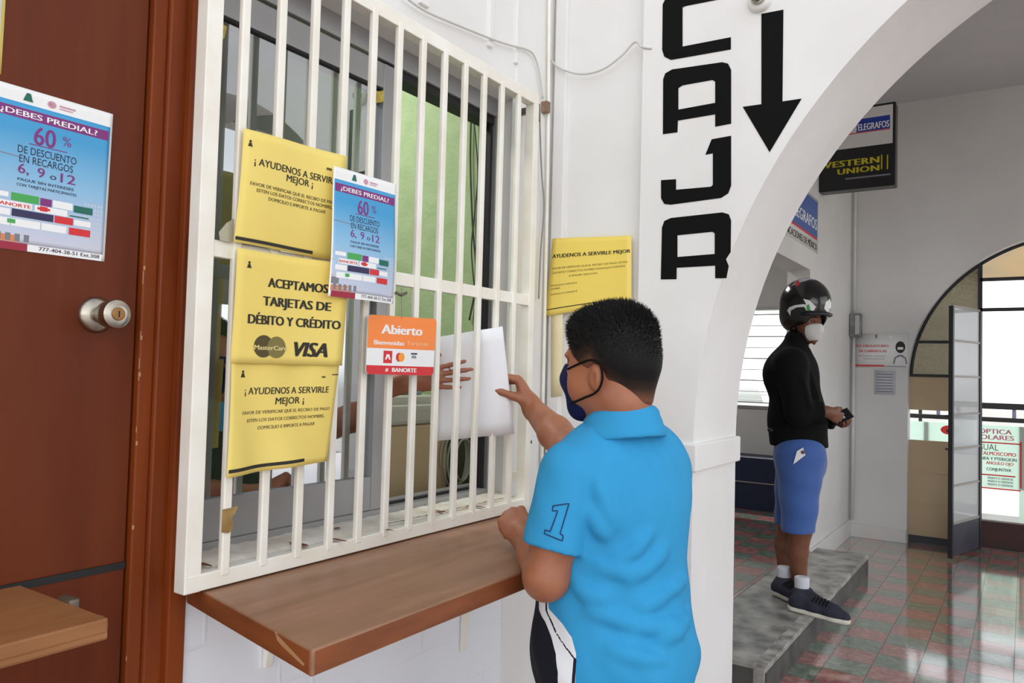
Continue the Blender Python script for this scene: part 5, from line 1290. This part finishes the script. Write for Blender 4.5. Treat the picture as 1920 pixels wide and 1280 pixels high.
# black top
j = Body(); j.ell(chest + UZ * .01, AX2, (.135, .175, .19), .05); j.ell(Q(1494, 770), AX2, (.150, .165, .17), .05); j.cone(Q(1486, 664), Q(1488, 690), .075, .10, .05)
j.cone(shN, shF, .085, .085, .05); j.cone(Q(1486, 690), Q(1493, 637), .100, .064, .03); j.ell(Q(1472, 700), AX2, (.115, .15, .13), .05)
j.cone(gp(-.02, 0, -.12), gp(.0, 0, -.02), .058, .060, .01, True)
sn = Body(); ca = unit(wrN - elN); sn.chain((shN, elN), (.085, .074), .02); sn.cone(elN, elN + ca * .15, .070, .056, .02); sn.cut(elN + ca * .125, ca); j.join(sn, .035)
sf_ = Body(); cf = unit(wrF - elF); sf_.chain((shF, elF), (.085, .072), .02); sf_.cone(elF, elF + cf * .16, .068, .055, .02); sf_.cut(elF + cf * .14, cf); j.join(sf_, .03)
j.cone(Q(1495, 800), Q(1498, 838), .158, .156, .05); 
j.cut(Q(1497, 836), (0, 0, -1))
for a, c, r in (((1520, 700), (1532, 745), .010), ((1505, 710), (1520, 765), .008), ((1455, 740), (1475, 800), .008), ((1490, 800), (1540, 790), .008)):
    p0, p1 = j.hit(*a, 3.5), j.hit(*c, 3.5)
    if p0 is not None and p1 is not None: j.cone(p0, p1, r, r, .03)
link('black_top', j.mesh(.007, 'black_top'), CLOTHB, man)
# blue shorts
s2 = Body(); s2.cone(Q(1499, 846, -.05), Q(1498, 846, .05), .128, .128, .06); hn = Q(1497, 990, -.09); hf = Q(1481, 975, .10)
s2.cone(Q(1500, 858, -.06), hn, .128, .090, .05); s2.cone(Q(1497, 858, .06), hf, .128, .086, .05); s2.ell(Q(1516, 872), AX2, (.09, .13, .09), .05)
s2.cut(Q(1497, 990), (0.0, 0, -1))
s2.field(lambda P: .003 * np.sin(38 * P[:, 2] + 14 * P[:, 0]) * np.clip((1.0 - P[:, 2]) / .2, 0, 1))
link('shorts', s2.mesh(.007, 'shorts'), mat('blue_cotton', (62, 98, 168), .8, sheen=.2, bump=.1, bscale=200), man)
# shoes and socks
WHSOLE = mat('white_sole', (222, 218, 206), .6); NAVYSH = mat('dark_navy_mesh', (42, 42, 60), .8, bump=.2, bscale=300); SOCK = mat('white_sock', (220, 222, 232), .9)
def shoe(heel, toe, an, lift):
    ax = unit(toe - heel); sd = unit(np.cross(UZ, ax)); up = np.cross(ax, sd); Ln = np.linalg.norm(toe - heel)
    def sp(f, l, u): return heel + ax * f * Ln + sd * l + up * u
    so = Body(); so.chain((sp(.10, 0, .02), sp(.45, .004, .018), sp(.75, .008, .018), sp(.90, .004, .018)), (.036, .036, .043, .032), .02)
    so.cut(sp(0, 0, .004), -up); so.cut(sp(0, 0, .030), up)
    o = link('shoe', None or so.mesh(.004, 'sole'), WHSOLE, man); o.name = 'shoe_sole'
    up_ = Body(); up_.chain((sp(.12, 0, .045), sp(.42, .003, .048), sp(.72, .008, .036), sp(.89, .004, .030)), (.036, .039, .042, .034), .03)
    up_.cone(sp(.14, 0, .05), an - UZ * .028, .034, .044, .03); up_.cone(an - UZ * .045 + ax * .015, sp(.66, .004, .046), .040, .036, .03); up_.cut(sp(0, 0, .027), -up); 
    kk = an * 1; up_.cone(kk - UZ * .035, kk + UZ * .1, .035, .036, .004, True); up_.cut(kk - UZ * .012, UZ)
    o2 = link('shoe_upper', up_.mesh(.004, 'upper'), NAVYSH, man)
    b = MB()
    for k in range(5):
        f = .40 + .055 * k; row = []
        for l in (-.030, -.015, 0, .015, .030):
            u = .16
            while u > 0 and up_.ev(sp(f + .02 * (1 - abs(l) / .03), l, u)[None])[0] > 0: u -= .002
            row.append(Vector(sp(f + .02 * (1 - abs(l) / .03), l, u + .002)))
        b.tube(row, .004, 6)
    b.build('laces', CLOTHB, o2)
    sk = Body(); sk.cone(an - UZ * .05, an + UZ * .045, .037, .040, .01); sk.cut(an + UZ * .045, UZ); link('sock', sk.mesh(.005, 'sock'), SOCK, man)
hN = A(onZ(1478, 1142, .141)); dN = unit(A(onZ(1568, 1166, .125)) - hN); tN = hN + dN * .31; 
hF = A(onZ(1452, 1113, .141)); dF = unit((.78, -.62, 0)); tF = hF + dF * .28
def ankle(h, d, an): p = h + d * .075; return V3(p[0] * .6 + an[0] * .4, p[1] * .6 + an[1] * .4, .255)
shoe(hN, tN, ankle(hN, dN, anN), 0); shoe(hF, tF, ankle(hF, dF, anF), 0)
# helmet, mask
hl = Body(); hl.ell(gp(-.010, 0, .098), AXG, (.150, .128, .148), .02); hl.ell(gp(-.03, 0, .02), AXG, (.124, .120, .10), .03)
hl.ell(gp(-.005, 0, .03), AXG, (.108, .092, .125), .006, True); hl.ell(gp(.13, 0, -.075), AXG, (.125, .088, .112), .008, True); hl.cut(gp(-.02, 0, -.062), -Gu - Gh * .12)
hl.cone(gp(.02, 0, -.2), gp(.0, 0, .0), .085, .088, .006, True)
helm = link('crash_helmet', hl.mesh(.005, 'crash_helmet'), mat('glossy_black', (20, 20, 22), .18, coat=.5), man); helm['label'] = 'glossy black crash helmet with white and green flashes'
def decal(name, pix, m_, par, body_, th=.0012):
    """a painted patch that follows the surface"""
    xs_, ys_ = [p[0] for p in pix], [p[1] for p in pix]; bm = bmesh.new(); vs = [bm.verts.new((x, y, 0)) for x, y in pix]; es = [bm.edges.new((vs[i], vs[(i + 1) % len(vs)])) for i in range(len(vs))]
    bmesh.ops.triangle_fill(bm, edges=es, use_beauty=True); bmesh.ops.subdivide_edges(bm, edges=bm.edges[:], cuts=2, use_grid_fill=True); bad = []
    for v in bm.verts:
        h_ = body_.hit(v.co.x, v.co.y, 3.6)
        if h_ is None: bad.append(v)
        else: v.co = Vector(h_ + body_.grad(h_) * th)
    bmesh.ops.delete(bm, geom=bad, context='VERTS'); me_ = bpy.data.meshes.new(name); bm.to_mesh(me_); bm.free(); return link(name, me_, m_, par)
decal('white_flash', [(1476, 582), (1480, 576), (1490, 572), (1506, 570), (1512, 571), (1506, 560), (1518, 563), (1530, 575), (1526, 582), (1512, 582), (1508, 575), (1494, 576), (1483, 582), (1482, 592)], WHITEP, helm, hl)
decal('white_flash', [(1545, 578), (1548, 566), (1556, 560), (1557, 584), (1550, 584)], WHITEP, helm, hl)
decal('green_flash', [(1512, 572), (1517, 570), (1520, 582), (1513, 582)], GREENP, helm, hl, .002)
decal('red_badge', [(1491, 530), (1498, 526), (1500, 534), (1494, 538)], RED, helm, hl, .002)
decal('grey_line', [(1484, 536), (1500, 524), (1520, 519), (1540, 524), (1546, 532), (1540, 528), (1520, 524), (1502, 529)], GREYP, helm, hl)
b = MB(); b.tube([Vector(gp(.070, -.104, .034)), Vector(gp(.112, -.072, .036)), Vector(gp(.134, 0, .040)), Vector(gp(.112, .072, .036)), Vector(gp(.070, .104, .034))], .010, 8); b.build('peak', DARKPL, helm)
b = MB()
for s_ in (-1, 1): b.tube([Vector(gp(.015, s_ * .090, -.035)), Vector(gp(.03, s_ * .066, -.10)), Vector(gp(.045, s_ * .02, -.128))], .006, 6)
b.build('chin_strap', CLOTHB, helm)
k = Body(); k.ell(gp(.040, 0, -.055), AXG, (.074, .060, .066), .02); k.cone(gp(.090, 0, -.022), gp(.106, 0, -.046), .016, .022, .02); k.cut(gp(.05, 0, -.04), -Gh); k.cut(gp(.09, 0, -.016), Gu - Gh * .2)
link('face_mask', k.mesh(.004, 'face_mask'), mat('white_mask', (226, 226, 224), .8), man)
b = MB()
for s_ in (-1, 1): b.tube([Vector(gp(.098, s_ * .014, .018)), Vector(gp(.094, s_ * .034, .020)), Vector(gp(.080, s_ * .052, .014))], .0035, 6)
b.build('eyebrows', HAIR, man)
for s_ in (-1, 1):
    b = MB(); b.lathe([(0, .0065), (.002, .005)], gp(.0775, s_ * .032, -.001), Gh, 12); b.build('pupil', DARKPL, man)
# phone held in both hands, waist pouch strap, paper in the pocket
pc = Q(1577, 781, -.075); px_, py_ = unit(IMR * .55 + IMU * .45 - IMF * .65), unit(IMR * .55 - IMU * .75); pz = np.cross(px_, py_); py_ = np.cross(pz, px_)
t = thing('phone', 'dark phone held in front of the person with the helmet', 'phone', tuple(pc))
def obox(b, c, ax, hw, bev=.003):
    tb = bmesh.new(); bmesh.ops.create_cube(tb, size=1.0)
    for v in tb.verts: v.co = Vector(A(c) + sum(ax[i] * v.co[i] * 2 * hw[i] for i in range(3)))
    bmesh.ops.bevel(tb, geom=tb.edges[:], offset=bev, segments=2, profile=.5, affect='EDGES'); b.add(tb)
b = MB(); obox(b, pc, (px_, py_, pz), (.062, .032, .005)); b.build('case', DARKPL, t)
b = MB(); obox(b, pc - pz * .0052 * (1 if pz @ IMF > 0 else -1), (px_, py_, pz), (.020, .014, .0012), .0005); b.build('pale_sticker', WHITEP, t)
pk = s2.hit(1500, 858, 3.5); nrm = s2.grad(pk); e1 = unit(IMR * .62 + IMU * .78); e1 = unit(e1 - nrm * (e1 @ nrm)); e2 = np.cross(nrm, e1)
b = MB(); b.prism([tuple(pk + nrm * .006 + e1 * a + e2 * c) for a, c in ((-.05, .006), (.02, .034), (.055, .022), (.03, -.012))], nrm * .002); o = b.build('receipt', PAPER); tag(o, 'white folded paper slip sticking out of the blue shorts pocket', 'paper slip')
b = MB(); b.lathe([(0, .010), (.002, .010)], pk + nrm * .009 + e1 * .034 + e2 * .008, nrm, 14); tag(b.build('receipt_stamp', mat('brown_print', (110, 70, 50), .6), o), None)
b = MB(); wb = j.hit(1450, 806, 3.5); wb = Q(1446, 806) if wb is None else wb; b.tube([Vector(wb - F2 * .03), Vector(wb + F2 * .0)], .010, 8); b.build('bag_buckle', DARKPL, man)

# ------------------------------------------------------------------ clerk behind the window
ck = Body(); wr3 = A(onX(768, 714, -1.462)); el3 = V3(-1.82, 1.42, 1.22); sh3 = V3(-2.02, 1.50, 1.34); CK = V3(-2.12, 1.30, 0); F3 = unit((.9, .35, 0)); L3_ = np.cross(UZ, F3); AX3 = (F3, L3_, UZ); HK = V3(-2.09, 1.31, 1.60)
el3 = wr3 + unit(V3(-.30, -.15, -.10)) * .25; sh3 = V3(-2.10, 1.36, 1.36); CK = V3(-2.20, 1.20, 0); HK = V3(-2.16, 1.21, 1.62)
ck.ell(HK + UZ * .02, AX3, (.098, .077, .10), .02); ck.ell(HK + F3 * .034 - UZ * .045, AX3, (.06, .056, .078), .03); ck.cone(HK + F3 * .088, HK + F3 * .105 - UZ * .034, .010, .015, .012); ck.ell(HK + F3 * .087 - UZ * .068, AX3, (.013, .024, .010), .008)
for s_ in (-1, 1):
    ck.ell(HK + F3 * .076 + L3_ * s_ * .033, AX3, (.012, .015, .010), .008, True); ck.sph(HK + F3 * .066 + L3_ * s_ * .033, .012, .003); ck.ell(HK - F3 * .012 + L3_ * s_ * .078 - UZ * .02, AX3, (.02, .01, .032), .006)
ck.cone(CK + UZ * 1.38, HK - UZ * .07 - F3 * .03, .062, .056, .03); ck.ell(CK + UZ * 1.22, AX3, (.11, .16, .18), .04); ck.ell(CK + UZ * .98, AX3, (.13, .15, .18), .04); ck.ell(CK + UZ * .80, AX3, (.14, .17, .14), .04)
ck.chain((CK + L3_ * -.0 + UZ * 1.34, sh3), (.07, .056), .03)
ck.chain((sh3, el3), (.055, .045), .02); ck.chain((el3, wr3), (.045, .030), .02)
lw = CK + F3 * .30 + L3_ * .16 + UZ * .905; le = CK + F3 * .08 + L3_ * .24 + UZ * 1.06; ls = CK + L3_ * .17 + UZ * 1.33
ck.chain((ls, le, lw), (.055, .045, .029), .02); hand(ck, lw, F3 + UZ * -.1, -UZ, .95, ((25, 25, 15),) * 4, 3, (35, 10, 5), -1, .028)
kp_ = A(onX(812, 709, -1.408)); hd = unit(kp_ - wr3)
hand(ck, wr3, hd, unit((-.9, -.1, -.1)), .98, ((4, 10, 8), (2, 8, 8), (2, 8, 8), (4, 10, 8)), 5, (35, 32, 4), 1, .030)
for s_ in (-1, 1): ck.chain((CK + L3_ * s_ * .09 + UZ * .78, CK + L3_ * s_ * .10 + UZ * .44, CK + L3_ * s_ * .10 + UZ * .06, CK + L3_ * s_ * .11 + F3 * .12 + UZ * .03), (.09, .06, .045, .035), .03)
clerk = thing('person', 'clerk behind the barred window reaching one bare arm out to the sheet', 'person', tuple(CK))
link('body', ck.mesh(.005, 'body'), SKIN3, clerk)
c2_ = Body(); c2_.ell(CK + UZ * 1.22, AX3, (.135, .18, .19), .05); c2_.ell(CK + UZ * .98, AX3, (.15, .17, .19), .05); c2_.cone(CK + UZ * 1.35, CK + UZ * 1.38, .085, .07, .03); c2_.cone(CK + UZ * 1.34, sh3, .08, .072, .03); c2_.cone(sh3, sh3 * .5 + el3 * .5, .070, .064, .03); c2_.cone(ls, ls * .45 + le * .55, .07, .064, .03); c2_.cut(CK + UZ * .80, -UZ)
link('dark_shirt', c2_.mesh(.008, 'dark_shirt'), mat('charcoal_cloth', (30, 30, 38), .85), clerk)
tr = Body()
for s_ in (-1, 1): tr.chain((CK + L3_ * s_ * .085 + UZ * .80, CK + L3_ * s_ * .10 + UZ * .44, CK + L3_ * s_ * .10 + UZ * .09), (.115, .08, .065), .04)
link('trousers', tr.mesh(.009, 'trousers'), DARKPL, clerk)
h3 = Body(); h3.ell(HK + UZ * .032 - F3 * .012, AX3, (.108, .088, .106), .01); h3.cut(HK + F3 * .06 + UZ * .02, F3 - UZ * .3); h3.cut(HK - UZ * .03, -UZ + F3 * .6); link('hair', h3.mesh(.006, 'hair'), HAIR, clerk)
